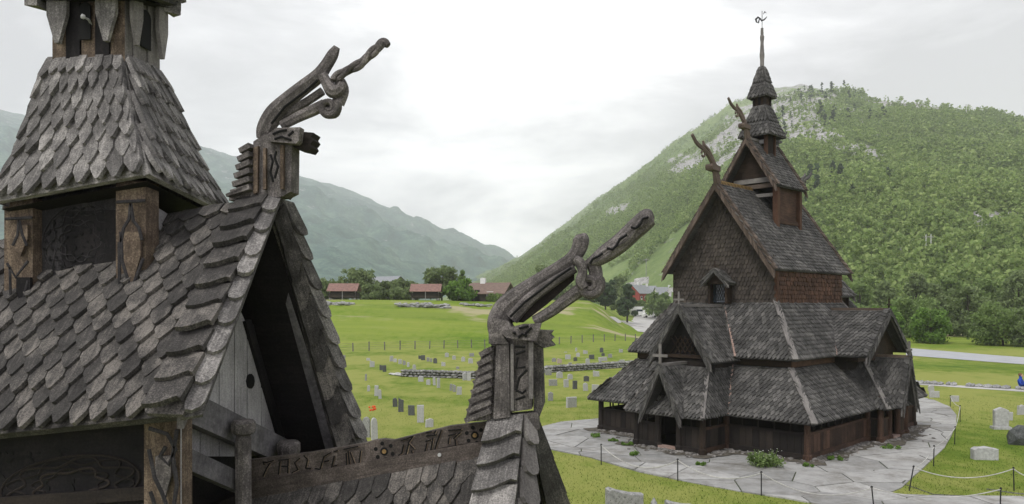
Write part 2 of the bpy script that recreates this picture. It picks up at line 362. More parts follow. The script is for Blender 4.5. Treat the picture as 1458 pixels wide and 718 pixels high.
# light comes from behind-left of the camera, high
so.rotation_euler=(V((0,0,0))-V((-.45,-.55,1.0))).to_track_quat('-Z','Y').to_euler()
cam=bpy.data.cameras.new('camera'); co=bpy.data.objects.new('camera',cam); COL.objects.link(co); scene.camera=co
co.location=(0,0,CH); co.rotation_euler=(R(90),0,0); cam.lens=36*F/1458; cam.sensor_width=36; cam.shift_y=(HZ-359)/1458
cam.clip_start=.05; cam.clip_end=20000
vs=scene.view_settings; vs.view_transform='Standard'; vs.look='None'; vs.exposure=0.74; vs.gamma=1
scene.cycles.max_bounces=6; scene.cycles.volume_bounces=3
#@@SCENE
# ------------------------------------------------------------------ terrain
def interp(tab,x):
    xs=[t[0] for t in tab]; ys=[t[1] for t in tab]; return float(np.interp(x,xs,ys))
def gz(X,Y):
    a=X/max(Y,1)
    m=1-sstep(a,.095,.165)
    fy=lerp(84,96,sstep(a,-.2,.15))
    z=5.5*sstep(Y,fy,fy+44)*m
    v=5.5*sstep(Y,205,330)*sstep(a,.08,.14)*(1-sstep(a,.25,.33))
    z=max(z,v)
    if Y>150: z=max(z,5.5*sstep(Y,150,400)*(1-sstep(a,.05,.1)))
    z+= .35*noise.noise(V((X*.05,Y*.05,0)))*sstep(Y,60,110)
    return z
nu,nv=150,190
ys=np.concatenate([np.linspace(-12,60,40),np.geomspace(61,3500,nv-40)])
mb=MB()
for Y in ys:
    for i in range(nu):
        a=-1.0+2.0*i/(nu-1); w=max(Y,0)+45
        X=a*w*1.05; mb.v.append((X,float(Y),gz(X,Y)))
for j in range(nv-1):
    for i in range(nu-1):
        p=j*nu+i; mb.f.append((p,p+1,p+nu+1,p+nu))
tag(mb.build('ground',M['grass'],smooth=True),kind='structure')
ROCKS=[(1120,165,46,30),(1060,190,30,26),(1160,185,30,14),(1215,215,34,9),(1190,160,40,6),(1290,150,40,4),(1440,318,40,13),(1375,325,26,8),(1345,205,24,4),(1150,262,16,5),(1060,268,30,5),(1250,195,20,4),(980,235,22,12),(940,420,26,5),(905,405,20,4),(880,300,14,6),(1300,362,22,5),(1020,215,22,14)]
def is_rock(p):
    px=729+F*p[0]/p[1]; py=HZ-F*(p[2]-CH)/p[1]
    nz=1.1*noise.noise(V((p[0]/30,p[1]/45,p[2]/14)))+.7*noise.noise(V((p[0]/9,p[1]/14,p[2]/5)))
    for (x,y,a,b) in ROCKS:
        dx=(px-x)/a/1.35
        dy=(py-(y+(px-x)*(.12 if x>1150 else -.35)))/b/1.25
        if dx*dx+dy*dy< 1+nz*1.3: return True
    return False
M['rockface']=stone('bare_hill_rock',(.20,.195,.19),(.34,.33,.325),(.5,.49,.48),sc=.25,lich=.56)
def mountain(name,mat,Etab,Ftab,Rtab,zf,x0,x1,nx,ny,amp,pw,seed,rocks=False):
    mb=MB()
    for j in range(ny):
        for i in range(nx):
            px=lerp(x0,x1,i/(nx-1)); t=j/(ny-1)*1.12
            Yf=interp(Ftab,px); Yr=interp(Rtab,px); Zr=CH+(HZ-interp(Etab,px))/F*Yr
            Y=Yf+(Yr-Yf)*t; zz=zf(px)
            tt=min(t,1.0)
            z=zz-3*(t<.001)+(Zr-zz)*(tt**pw) - (t-1.0)*Yr*.35*(t>1)
            k=math.sin(math.pi*min(tt,1))**.7 if tt<1 else 0
            X=(px-729)/F*Y; s=amp*k
            z+= s*(noise.noise(V((X/260+seed,Y/260,0)))*1.0+.5*noise.noise(V((X/90,Y/90,seed)))+.22*noise.noise(V((X/35,Y/35,seed))))
            z+= amp*.10*(noise.noise(V((px/14,seed,t*9)))+.5*noise.noise(V((px/5,seed,t*20))))*min(1,tt*3)
            mb.v.append((X,Y,z))
    for j in range(ny-1):
        for i in range(nx-1):
            p=j*nx+i; mb.f.append((p,p+1,p+nx+1,p+nx))
    o=tag(mb.build(name,mat,smooth=True),kind='structure')
    if rocks:
        o.data.materials.append(M['rockface'])
        for k_,f_ in enumerate(mb.f):
            c_=(V(mb.v[f_[0]])+V(mb.v[f_[2]]))/2
            if is_rock(c_): o.data.polygons[k_].material_index=1
    return mb
E1=[(600,440),(660,412),(690,394),(740,366),(800,322),(850,286),(900,251),(960,206),(1000,180),(1040,153),(1090,131),(1140,122),(1175,131),(1200,141),(1230,148),(1262,156),(1300,163),(1330,167),(1400,169),(1458,170),(1700,180)]
F1=[(600,800),(690,700),(760,480),(900,350),(1000,260),(1100,210),(1200,175),(1300,155),(1458,140),(1700,130)]
R1=[(600,2800),(690,2600),(900,2000),(1140,1550),(1300,1250),(1458,1100),(1700,1000)]
hz1=lambda px: lerp(5.5,1.0,sstep(px,1000,1250))
H1=mountain('hillside',M['hill'],E1,F1,R1,hz1,600,1800,520,300,26,.92,3.3,True)
E2=[(-400,120),(0,156),(30,163),(120,180),(290,208),(330,221),(380,236),(410,246),(470,262),(500,272),(540,290),(600,314),(660,338),(700,353),(738,369),(790,392),(860,425),(900,440)]
F2=[(-400,800),(300,900),(700,1300),(900,1700)]
R2=[(-400,2600),(300,3300),(700,4200),(900,4300)]
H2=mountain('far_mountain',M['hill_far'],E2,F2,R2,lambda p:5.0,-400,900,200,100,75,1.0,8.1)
# far valley closing the gap
# ---- foliage builders (numpy)
def leafcloud(cs,rs,n,size,zsq=.8):
    """n leaf quads spread in clumps cs (k,3) with radii rs (k,)"""
    k=len(cs); w=np.array(rs)**2; idx=rng.choice(k,n,p=w/w.sum())
    d=rng.normal(size=(n,3)); d/=np.linalg.norm(d,axis=1)[:,None]
    rad=np.array(rs)[idx]*rng.uniform(.45,1.08,n)
    c=np.array(cs)[idx]+d*rad[:,None]*np.array([1,1,zsq])
    nn=d+rng.normal(size=(n,3))*.6; nn/=np.linalg.norm(nn,axis=1)[:,None]
    t=np.cross(nn,rng.normal(size=(n,3))); t/=np.linalg.norm(t,axis=1)[:,None]; b=np.cross(nn,t)
    s=size*rng.uniform(.6,1.35,n)[:,None]
    v=np.stack([c-t*s,c-b*s*.7,c+t*s,c+b*s*.7],1)
    return v
def quads_mesh(name,q,mat,parent=None):
    v=q.reshape(-1,3); f=np.arange(len(v)).reshape(-1,4); return npmesh(name,v,f,mat,parent)
def crown_clumps(h,r,base,n,shape='round'):
    cs=[];rs=[]
    for i in range(n):
        t=rng.uniform(0,1); z=base+(h-base)*(.08+.86*t)
        prof={'round':math.sin(math.pi*(.2+.60*t))**.5,'tall':math.sin(math.pi*(.15+.78*t))**.5*(1.1-.5*t),'cone':1.05-.98*t}[shape]
        a=rng.uniform(0,6.283); rr=r*prof*math.sqrt(rng.uniform(.05,1))*.82
        cs.append((math.cos(a)*rr,math.sin(a)*rr,z)); rs.append(r*rng.uniform(.2,.36)*(1.1-.35*t if shape!='cone' else (1.0-.7*t)))
    return cs,rs
def make_tree(name,label,cat,h,r,base,n,leaf,mat,shape='round',group=None,leaves=None,trunk=True):
    t=thing(name,label,cat,group=group)
    cs,rs=crown_clumps(h,r,base,n,shape)
    quads_mesh('crown',leafcloud(cs,rs,leaves or 2600,leaf),mat,t)
    if trunk:
        mb=MB(); mb.tube([(0,0,-.3),(.05*h*.1,0,h*.35),(0,.03*h*.1,h*.85)],[h*.028,h*.02,h*.005],7)
        for c in cs[:9]:
            z0=max(base*.6,c[2]*.55); mb.tube([(0,0,z0),((c[0])*.5,(c[1])*.5,(z0+c[2])*.52),c],[h*.010,h*.007,h*.003],5)
        mb.build('trunk',M['bark'],t)
    return t
# forest on the hillside : one mass
def ground_at_hill(px,t):
    Yf=interp(F1,px); Yr=interp(R1,px); return Yf,Yr
nx,ny=520,300; HV=np.array(H1.v).reshape(ny,nx,3)
def hill_point(u,w):
    i=min(nx-2,int(u*(nx-1))); j=min(ny-2,int(w*(ny-1))); fu=u*(nx-1)-i; fw=w*(ny-1)-j
    return (HV[j,i]*(1-fu)+HV[j,i+1]*fu)*(1-fw)+(HV[j+1,i]*(1-fu)+HV[j+1,i+1]*fu)*fw
def protos(k,leaf,conif=False):
    out=[]
    for i in range(5):
        if conif: cs,rs=crown_clumps(1.0,.22,.1,10,'cone')
        else: cs,rs=crown_clumps(1.0,.42,.12,9,'round')
        out.append(leafcloud(cs,rs,k,leaf))
    return out
def scatter_forest(name,n,u0,u1,w0,w1,hmin,hmax,k,leaf,mat,keep,con=False,pw=1.0):
    P=protos(k,leaf,con); chunks=[]
    for _ in range(n):
        u=rng.uniform(u0,u1); w=w0+(w1-w0)*rng.uniform()**pw
        if w>.62 and u>.42: continue
        p=hill_point(u,w)
        if not keep(p,u,w): continue
        h=hmin*.75+(hmax*1.12-hmin*.75)*rng.uniform()**1.7; a=rng.uniform(0,6.28); c,s=math.cos(a),math.sin(a)
        q=P[rng.integers(5)].copy(); x=q[...,0]*c-q[...,1]*s; y=q[...,0]*s+q[...,1]*c
        wd_=rng.uniform(.85,1.3)
        q[...,0]=x*h*wd_; q[...,1]=y*h*wd_; q[...,2]*=h
        chunks.append(q+p)
    o=quads_mesh(name,np.concatenate(chunks),mat); return tag(o,kind='stuff')
def pxof(u): return 600+1200*u
def hkeep(dens,clear=.0):
    def f(p,u,w):
        n1=noise.noise(V((p[0]/70,p[1]/70,1.5)))+.5*noise.noise(V((p[0]/22,p[1]/22,4)))
        px=pxof(u)
        if 830<px<1020 and w<.12 and n1>-.1: return False
        if is_rock(p): return rng.uniform()<.12
        if p[2]>300: n1-=(p[2]-300)/260
        return n1>dens
    return f
f1=scatter_forest('hill_forest',9000,.06,.86,0,.14,4,8,110,.066,M['forest'],hkeep(-.75))
tag(f1,'green birch woodland covering the foot of the hillside','forest')
f2=scatter_forest('hill_forest',20000,.06,.86,.12,.42,3.5,7.5,46,.10,M['forest'],hkeep(-.6))
tag(f2,'green birch woodland over the middle of the hillside','forest')
f3=scatter_forest('hill_forest',11000,.06,.86,.40,.80,2.5,5,18,.17,M['forest'],hkeep(-.5))
tag(f3,'thin scrubby woodland high on the hillside','forest')
f4=scatter_forest('hill_conifers',1300,.42,.86,.05,.62,7,12,60,.09,M['needle'],lambda p,u,w: w<.5 and noise.noise(V((p[0]/120,p[1]/120,9)))>.22,True)
tag(f4,'dark patches of spruce scattered over the hillside','forest')
# pylons on the hillside
def on_hill(px,py):
    u=(px-600)/1200; best=None
    for j in range(1,400):
        w=j/400*.88; p=hill_point(u,w); y=HZ-F*(p[2]-CH)/p[1]
        if y<=py: return p
    return p
for i,(px,py,h,lab) in enumerate([(1322,376,7,'grey twin pole power line support low on the wooded hillside'),(1378,170,12,'small grey power line support near the top of the ridge'),(920,395,9,'pale wooden power pole on the terraces above the red houses')]):
    p=on_hill(px,py); t=thing('power_pole',lab,'pole',tuple(p),0,None)
    mb=MB(); s=h/12
    for dx in((-1.1,1.1) if i<2 else (0,)): mb.tube([(dx*s,0,-1),(dx*s,0,h)],[.22*s,.16*s],6)
    mb.build('pole',M['whitehouse'] if i<2 else M['pale'],t)
    mb=MB(); mb.box(-2.2*s,2.2*s,-.1,.1,h*.88,h*.91); mb.build('crossarm',M['pale'],t)
# ------------------------------------------------------------------ paving
outer=[(690,655),(740,622),(775,607),(800,601),(850,597),(905,588),(1000,580),(1120,572),(1200,560),(1262,560),(1296,563),(1330,570),(1352,580),(1362,592),(1361,606),(1354,622),(1345,638),(1330,652),(1316,666),(1300,680),(1284,695),(1266,703),(1290,705),(1350,707),(1458,708),(1560,712),(1620,740),(1300,760),(1180,722),(1120,711),(1050,700),(985,688),(945,680),(911,673),(870,661),(840,652),(810,646),(780,640),(740,640)]
P0=[hit(*p) for p in outer]
pav=[(p.x,p.y) for p in P0]
mb=MB(); mb.quad(*[V((x,y,.004)) for x,y in pav]); tag(mb.build('path_bed',M['joint']),kind='structure')
# irregular slabs : jittered cells clipped to the path
def clip(poly,nx_,ny_,d):
    out=[];n=len(poly)
    for i in range(n):
        a=poly[i];b=poly[(i+1)%n]; da=a[0]*nx_+a[1]*ny_-d; db=b[0]*nx_+b[1]*ny_-d
        if da<=0: out.append(a)
        if da*db<0: t=da/(da-db); out.append((a[0]+(b[0]-a[0])*t,a[1]+(b[1]-a[1])*t))
    return out
seeds=[]; pav_d=[(lerp(pav[i][0],pav[(i+1)%len(pav)][0],k/4),lerp(pav[i][1],pav[(i+1)%len(pav)][1],k/4)) for i in range(len(pav)) for k in range(4)]
xs_=[p[0] for p in pav]; ys_=[p[1] for p in pav]; rr=random.Random(5)
gx=min(xs_)-1
while gx<max(xs_)+1:
    gy=min(ys_)-1
    while gy<max(ys_)+1:
        seeds.append((gx+rr.uniform(-.45,.45)*1.75,gy+rr.uniform(-.45,.45)*1.25)); gy+=1.25
    gx+=1.75
mb=MB()
for s in seeds:
    if not inpoly(s[0],s[1],pav) and min(math.hypot(s[0]-a_[0],s[1]-a_[1]) for a_ in pav_d)>2: continue
    cell=list(pav)
    for o in seeds:
        dx,dy=o[0]-s[0],o[1]-s[1]; L=math.hypot(dx,dy)
        if L<1e-6 or L>7: continue
        cell=clip(cell,dx/L,dy/L,((s[0]+o[0])/2*dx+(s[1]+o[1])/2*dy)/L-.018)
        if len(cell)<3: break
    if len(cell)<3: continue
    z=.03+rr.uniform(-.008,.012)
    n=len(cell); tz=rr.uniform(-.004,.004)
    mb.add([(x,y,.0) for x,y in cell]+[(x,y,z+tz*(i%2)) for i,(x,y) in enumerate(cell)],[tuple(range(n,2*n))]+[(i,(i+1)%n,n+(i+1)%n,n+i) for i in range(n)])
tag(mb.build('paving_slabs',M['slab']),kind='structure')
# ---- roads
def sheet(name,pts,mat,off=.06,step=2.0):
    P=[(p[0],p[1]) for p in pts]; x0=min(p[0] for p in P);x1=max(p[0] for p in P);y0=min(p[1] for p in P);y1=max(p[1] for p in P)
    mb=MB(); x=x0
    while x<x1:
        strip=clip(clip(list(P),1,0,x+step),-1,0,-x)
        y=y0
        while y<y1 and len(strip)>2:
            c=clip(clip(strip,0,1,y+step),0,-1,-y)
            if len(c)>2: mb.quad(*[(a,b,gz(a,b)+off) for a,b in c])
            y+=step
        x+=step
    return tag(mb.build(name,mat),kind='structure')
def hg(px,py):
    # ray march to the terrain
    Y=8.0
    while Y<2500:
        p=W(px,py,Y)
        if p.z<=gz(p.x,p.y): return V((p.x,p.y,gz(p.x,p.y)))
        Y*=1.004
    return p
sheet('road',[hit(*p) for p in [(1290,506),(1400,515),(1600,530),(1600,520),(1400,505),(1290,496)]],M['road'],.03,4)
sheet('road_verge_path',[hit(*p) for p in [(1290,547),(1380,553),(1500,561),(1500,558),(1380,550),(1290,544)]],M['gravel'],.012,4)
sheet('car_park',[hg(*p) for p in [(868,452),(905,449),(960,447),(1010,450),(1010,466),(950,466),(925,475),(908,473),(893,463),(880,461)]],M['gravel'],.1,5)
# ------------------------------------------------------------------ sheds, houses
def log_walls(mb,x0,x1,y0,y1,z0,z1,n):
    h=(z1-z0)/n
    for i in range(n):
        z=z0+h*(i+.5)
        for (a,b) in (((x0,y0),(x1,y0)),((x0,y1),(x1,y1)),((x0,y0),(x0,y1)),((x1,y0),(x1,y1))):
            dx=.18 if a[1]==b[1] else 0; dy=.18 if a[0]==b[0] else 0
            mb.tube([(a[0]-dx,a[1]-dy,z),(b[0]+dx,b[1]+dy,z)],h*.56,6)
def shed(px,py,Y,wpx,label,n):
    p=W(px,py,Y); z=gz(p.x,p.y); w=wpx/F*Y
    t=thing('log_shed',label,'shed',(p.x,p.y,z),0,'red roofed log sheds')
    mb=MB(); log_walls(mb,-w*.42,w*.42,-1.3,1.3,.35,1.25,5); mb.build('wall',M['logs'],t)
    mb=MB(); mb.box(-w*.40,w*.40,-1.1,1.1,.3,1.7); mb.build('core',M['tar_plain'],t)
    for x in(-.42,0,.42): mb=MB(); mb.box(x*w-.06,x*w+.06,-1.45,-1.33,.0,1.75); mb.build('post',M['pale'],t)
    mb=MB()
    mb.prism([(-w*.5,-1.9,1.45),(w*.5,-1.9,1.45),(w*.5,0,2.75),(-w*.5,0,2.75)],(0,0,.08)); mb.prism([(-w*.5,1.9,1.45),(w*.5,1.9,1.45),(w*.5,0.0,2.752),(-w*.5,0.0,2.752)],(0,0,.08))
    rf=mb.build('roof',M['rusttin'],t)
    mb=MB()
    for i in range(int(w/.35)): x=-w*.48+i*.35; mb.beam((x,-1.9,1.56),(x,0,2.86),.04,.04)
    mb.build('roof_rib',M['rusttin'],rf)
    for x in(-w*.38,w*.38):
        for y in(-1.1,1.1): mb=MB(); mb.rock((x,y,.12),.28,1,(1,1,.9),x+y); mb.build('foundation_stone',M['wallstone'],t)
shed(490,427,130,43,'small log shed with rusty red roof, leftmost of the sheds',0)
shed(607,427,131,44,'small log shed with rusty red roof beside the round bright green tree',1)
# farmhouse
def house(name,px,py,Y,w,d,h,rh,rz,wall,roof,label,cat='house',wins=3,chim=True,group=None):
    p=W(px,py,Y); z=max(gz(p.x,p.y),0) if Y<340 else p.z
    t=thing(name,label,cat,(p.x,p.y,z),rz,group)
    mb=MB(); mb.prism([(-w/2,-d/2,-1),(w/2,-d/2,-1),(w/2,d/2,-1),(-w/2,d/2,-1)],(0,0,h+1))
    for x in(-w/2,w/2-.02): mb.prism([(x,-d/2,h),(x,d/2,h),(x,0,h+rh)],(.02,0,0))
    mb.build('wall',wall,t)
    mb=MB(); o=.5; k=rh/(d/2)
    mb.prism([(-w/2-o,-d/2-o,h-o*k),(w/2+o,-d/2-o,h-o*k),(w/2+o,0,h+rh+.02),(-w/2-o,0,h+rh+.02)],(0,0,.14))
    mb.prism([(-w/2-o,d/2+o,h-o*k),(w/2+o,d/2+o,h-o*k),(w/2+o,.0,h+rh+.022),(-w/2-o,.0,h+rh+.022)],(0,0,.14))
    r=mb.build('roof',roof,t)
    if chim: mb=MB(); mb.box(-.45,.45,-.35,.35,h+rh-.4,h+rh+1.0); mb.build('chimney',M['whitehouse'],r)
    for i in range(wins):
        x=-w/2+w*(i+.5)/wins; mb=MB(); mb.box(x-.6,x+.6,-d/2-.06,-d/2-.005,h*.4,h*.4+1.1); fr=mb.build('window',M['white'],t)
        mb=MB(); mb.box(x-.48,x-.04,-d/2-.09,-d/2-.062,h*.4+.1,h*.4+1.0); mb.box(x+.04,x+.48,-d/2-.09,-d/2-.062,h*.4+.1,h*.4+1.0); mb.build('pane',M['glass'],fr)
    mb=MB(); mb.box(-.45+w*.0,.45,-d/2-.05,-d/2-.004,0,2.0) if wins%2==0 else mb.box(-w*.33-.45,-w*.33+.45,-d/2-.05,-d/2-.004,0,2.0); mb.build('door',M['white'] if wall!=M['logs'] else M['tar_plain'],t)
    return t
house('farmhouse',688,429,137,9.5,6,1.5,1.7,R(-18),M['logs'],M['rustroof'],'low dark log farmhouse with white chimney right of the sheds','house',2)
house('barn',548,402,175,9,7,3.4,2.2,R(-35),M['logs'],M['slate'],'barn with pale grey roof half hidden behind the trees','barn',2,False)
house('red_house',909,426,330,8,8,4.2,3.4,R(40),M['redhouse'],M['slate'],'bright red wooden house with grey roof, left one of the pair beyond the car park',group='red houses in the village')
house('red_house',921,426,334,7.5,7,4.0,3.2,R(-25),M['redhouse'],M['slate'],'bright red wooden house with grey roof, right one of the pair beyond the car park',group='red houses in the village')
house('white_house',953,430,322,12,8,3.4,3.0,R(10),M['whitehouse'],M['slate'],'white wooden house beside the church gable',wins=4)
house('red_house',1224,440,150,6,5,2.0,1.6,R(-30),M['redhouse'],M['slate'],'small red house seen behind the right end of the church')
house('white_house',1258,436,175,7,5,2.6,1.5,R(5),M['whitehouse'],M['slate'],'small pale roofed house among the bushes right of the church',wins=2)
def car(px,Y,L,h,mat,rz,label,cat='car',van=False,group='cars in the car park'):
    X=(px-729)/F*Y; t=thing('parked_'+('camper_van' if van else 'car'),label,cat,(X,Y,gz(X,Y)+.1),rz,group)
    w=1.8 if not van else 2.1; b=.28
    mb=MB()
    if van: prof=[(-L/2,b),(L/2,b),(L/2,h*.45),(L/2-.5,h*.5),(L/2-1.0,h*.78),(L/2-.6,h),(-L/2+.1,h),(-L/2,h*.9)]
    else: prof=[(-L/2,b),(L/2,b),(L/2,h*.52),(L/2-1.1,h*.62),(L/2-1.8,h),(-L/2+.7,h),(-L/2+.05,h*.66)]
    mb.prism([(x,-w/2,z) for x,z in prof],(0,w,0)); mb.build('body',mat,t)
    mb=MB()
    if van: mb.prism([(L/2-.52,-w/2-.01,h*.52),(L/2-1.5,-w/2-.01,h*.52),(L/2-1.5,-w/2-.01,h*.76),(L/2-1.02,-w/2-.01,h*.76)],(0,w+.02,0)); mb.box(-L/4,.2,-w/2-.01,w/2+.01,h*.5,h*.7)
    else: mb.prism([(L/2-1.25,-w/2-.01,h*.66),(-L/2+.5,-w/2-.01,h*.68),(-L/2+.85,-w/2-.01,h*.95),(L/2-1.85,-w/2-.01,h*.95)],(0,w+.02,0))
    mb.build('window',M['glass'],t)
    for x in(-L*.31,L*.31):
        for y in(-w/2+.05,w/2-.05):
            mb=MB(); mb.tube([(x,y-.12,.33),(x,y+.12,.33)],.33,12); wh=mb.build('wheel',M['tyre'],t)
            mb=MB(); mb.tube([(x,y-.135,.33),(x,y+.135,.33)],.18,8); mb.build('rim',M['iron'],wh)
car(913,238,7,3.0,M['white'],R(5),'large white camper van, leftmost of the parked vehicles','camper van',True)
car(925,232,4.4,1.5,M['white'],R(10),'white car parked right behind the camper van')
car(932,246,4.4,1.5,M['car_dark'],R(-8),'dark grey car parked by the tree near the church gable')
car(939,236,4.4,1.6,M['white'],R(4),'white car parked closest to the church gable')
# ------------------------------------------------------------------ trees that can be told apart
def put(t,px,Y,z=None,s=1,rz=0):
    X=(px-729)/F*Y; t.location=(X,Y,gz(X,Y) if z is None else z); t.scale=(s,s,s); t.rotation_euler=(0,0,rz); return t
def tree_at(px,ytop,wpx,Y,label,mat='leaf',shape='round',name='broadleaf_tree',group='trees around the log sheds',base=.12,leaves=4800,trunk=True,zb=None):
    X=(px-729)/F*Y; z=gz(X,Y) if zb is None else zb; h=CH+(HZ-ytop)/F*Y-z; r=wpx/2/F*Y*1.22
    t=make_tree(name,label,'tree' if h>2.2 else 'bush',h,r,h*base,int(40+wpx/2),max(.09,.0021*Y*.9),M[mat],shape,group,leaves,trunk)
    t.location=(X,Y,z); return t
A='trees around the log sheds'
tree_at(455,398,46,142,'dull green bush at the left edge of the row behind the left log shed','leaf_dark',group=A)
tree_at(508,381,48,142,'large dull green tree behind the left log shed','leaf_dark',group=A)
tree_at(478,402,34,150,'low green bushy tree left of the left log shed','leaf_dark',group=A)
tree_at(528,407,28,134,'dark green bush at the right side of the left log shed','leaf_dark',group=A)
tree_at(552,401,34,140,'green bush below the pale barn roof','leaf_dark',group=A)
tree_at(578,399,40,138,'wide green bush between the two log sheds','leaf_dark',group=A)
tree_at(573,412,30,133,'small dark bush between the two log sheds, lowest in the row','leaf_dark',group=A)
tree_at(629,379,44,144,'large dull green tree behind the right log shed','leaf_dark',group=A)
tree_at(653,398,40,132,'round bright green tree right of the right log shed','leaf_bright',group=A,leaves=4200)
tree_at(658,383,12,152,'slender pale tree rising between the round green tree and the farmhouse','leaf','tall',group=A,leaves=500,base=.4)
tree_at(706,420,22,133,'small pale green shrub in front of the farmhouse','leaf',group=A)
tree_at(432,396,44,150,'green tree partly behind the close gable roof','leaf_dark',group=A)
Bg='trees beside the car park'
tree_at(772,378,34,210,'tall dull green tree just left of the upper carved snout','leaf_dark','tall',group=Bg)
tree_at(862,398,30,185,'dark bushy pine by the carved scroll','needle','round','pine_tree',Bg,leaves=3500)
tree_at(893,404,26,175,'dark conical pine at the corner of the field','needle','tall','pine_tree',Bg,leaves=3500)
tree_at(882,391,30,235,'tall grey green tree behind the dark conical pine','leaf_dark','tall',group=Bg)
tree_at(912,428,16,240,'small green bush left of the white camper van','leaf',group=Bg)
tree_at(936,417,34,225,'rounded green tree behind the parked cars','leaf',group=Bg,leaves=3200)
tree_at(838,408,30,230,'green bushy tree above the edge of the field','leaf_dark',group=Bg)
tree_at(805,405,36,240,'green bushy tree behind the carved dragon neck','leaf_dark',group=Bg)
C_='trees and bushes beyond the road'
rt=random.Random(3)
spec=[(1222,438,52,120,'leaf','low green bush just right of the church ridge'),(1262,437,44,105,'leaf_bright','green bush behind the church finial'),
(1300,424,70,110,'leaf','wide light green willow bush beyond the road near the church'),(1325,440,50,98,'leaf_bright','low bright green bush at the edge of the far verge'),
(1352,432,40,118,'leaf_dark','dull green bush between the willow and the grey green tree'),(1378,408,50,112,'leaf_dark','grey green tree with a loose crown left of the big round bush'),
(1428,434,72,93,'leaf','big round green bush beyond the road near the right edge'),(1405,396,54,128,'leaf','tall light green birch behind the big round bush'),
(1450,385,60,122,'leaf_dark','tall green birch at the right edge of the picture'),(1352,392,46,132,'leaf','tall birch standing behind the willow bush'),
(1304,388,42,136,'leaf_dark','slim birch behind the left half of the willow bush'),(1262,398,40,134,'leaf_dark','birch behind the church finial'),(1224,402,40,138,'leaf','pale birch behind the small red house'),
(1475,440,60,90,'leaf_dark','dark green bush cut off by the right edge'),(1332,402,34,128,'leaf_dark','darker birch between two taller pale birches')]
for px,yt,w,Y,m,lab in spec: tree_at(px,yt,w,Y,lab,m,'round' if Y<115 else 'tall',group=C_,leaves=5200,base=.04 if Y<120 else .12)
# near foreground lawn blades
def blades(name,n,fn,size):
    P=[]
    while len(P)<n:
        p=fn()
        if p is not None: P.append(p)
    P=np.array(P); a=rng.uniform(0,6.28,len(P)); h=size*rng.uniform(.5,1.4,len(P)); w=h*.16
    t=np.stack([np.cos(a),np.sin(a),np.zeros(len(P))],1); l=rng.normal(size=(len(P),2))*.35
    top=P+np.stack([l[:,0]*h,l[:,1]*h,h],1)
    v=np.stack([P-t*w[:,None],P+t*w[:,None],top],1).reshape(-1,3); f=np.arange(len(v)).reshape(-1,3)
    return tag(npmesh(name,v,f,M['blade']),'short mown grass blades on the lawn around the church path','grass',None,'stuff')
def fnb():
    Y=15+ 26*rng.uniform()**2.4; X=rng.uniform(-.26,.72)*Y
    if inpoly(X,Y,pav): return None
    return (X,Y,0)
blades('lawn_grass',60000,fnb,.04)
# ------------------------------------------------------------------ fence, walls
ft=thing('field_fence','long wire fence with grey wooden posts between graveyard and bright green field','fence',tuple(hit(595,502)),0,None,True)
a=hit(380,505); b=hit(905,486.5); n=27
pts=[lerp(a,b,i/n) for i in range(n+1)]
for p in pts:
    mb=MB(); z=gz(p.x,p.y); mb.tube([(p.x,p.y,z-.2),(p.x+random.uniform(-.04,.04),p.y,z+.95+random.uniform(-.06,.06))],.065,6); mb.build('post',M['grey'],ft)
mb=MB()
for hh in(.25,.45,.65,.85): mb.tube([(p.x,p.y,gz(p.x,p.y)+hh) for p in pts],.009,4)
mb.build('wire',M['grey'],ft)
def drywall(pa,pb,h,wd_,label,dens=1.0,mat='wallstone'):
    pa=hit(*pa);pb=hit(*pb); L=(pb-pa).length; d=(pb-pa)/L; c=(pa+pb)/2
    t=MB(); k=0; rr=random.Random(int(L*10))
    nrow=max(1,int(h/.13)); s=pa.y/52
    for r in range(nrow):
        x=0
        while x<L:
            w=rr.uniform(.18,.55); 
            if rr.random()<dens:
                for side in(-1,1):
                    p=pa+d*(x+w/2); t.rock((p.x-d.y*wd_*.3*side,p.y+d.x*wd_*.3*side,.06+r*h/nrow+rr.uniform(-.02,.02)),1,1,(w*.55,wd_*.36,h/nrow*.68),k,math.atan2(d.y,d.x)+rr.uniform(-.1,.1)); k+=1
            x+=w*.9
    o=t.build('dry_stone_wall',M[mat]); tag(o,label,'stone wall')
drywall((572,536),(700,540),.5,.6,'low dry stone wall across the graveyard left of the dragon neck')
drywall((560,533),(578,536),.12,.7,'short flat run of pale stones at the left end of the dry stone wall',1,'pale_stone')
drywall((700,536),(905,522),.5,.6,'low dry stone wall across the graveyard between dragon neck and church')
drywall((1292,545),(1500,557.5),.22,.5,'thin line of pale stones along the lawn right of the church',.75,'granite')
def rockbank(px0,px1,py,Y,label,hh,matn='wallstone',n=40):
    mb=MB(); rr=random.Random(px0)
    x0=(px0-729)/F*Y;x1=(px1-729)/F*Y
    for i in range(n):
        x=rr.uniform(x0,x1);y=Y+rr.uniform(-1,1); s=rr.uniform(.2,.5); mb.rock((x,y,gz(x,y)+hh*rr.uniform(0,.5)),s,1,(1.5,.9,.6),i,rr.uniform(0,3))
    tag(mb.build('stone_bank',M[matn]),label,'stone bank')
rockbank(565,640,436,118,'pale rocky bank in front of the right log shed',.9,'granite',70)
rockbank(440,500,436,118,'pale rocky bank in front of the left log shed',.7,'granite',55)
rockbank(655,700,433,122,'low bank of stones in front of the farmhouse',.5,'granite',22)
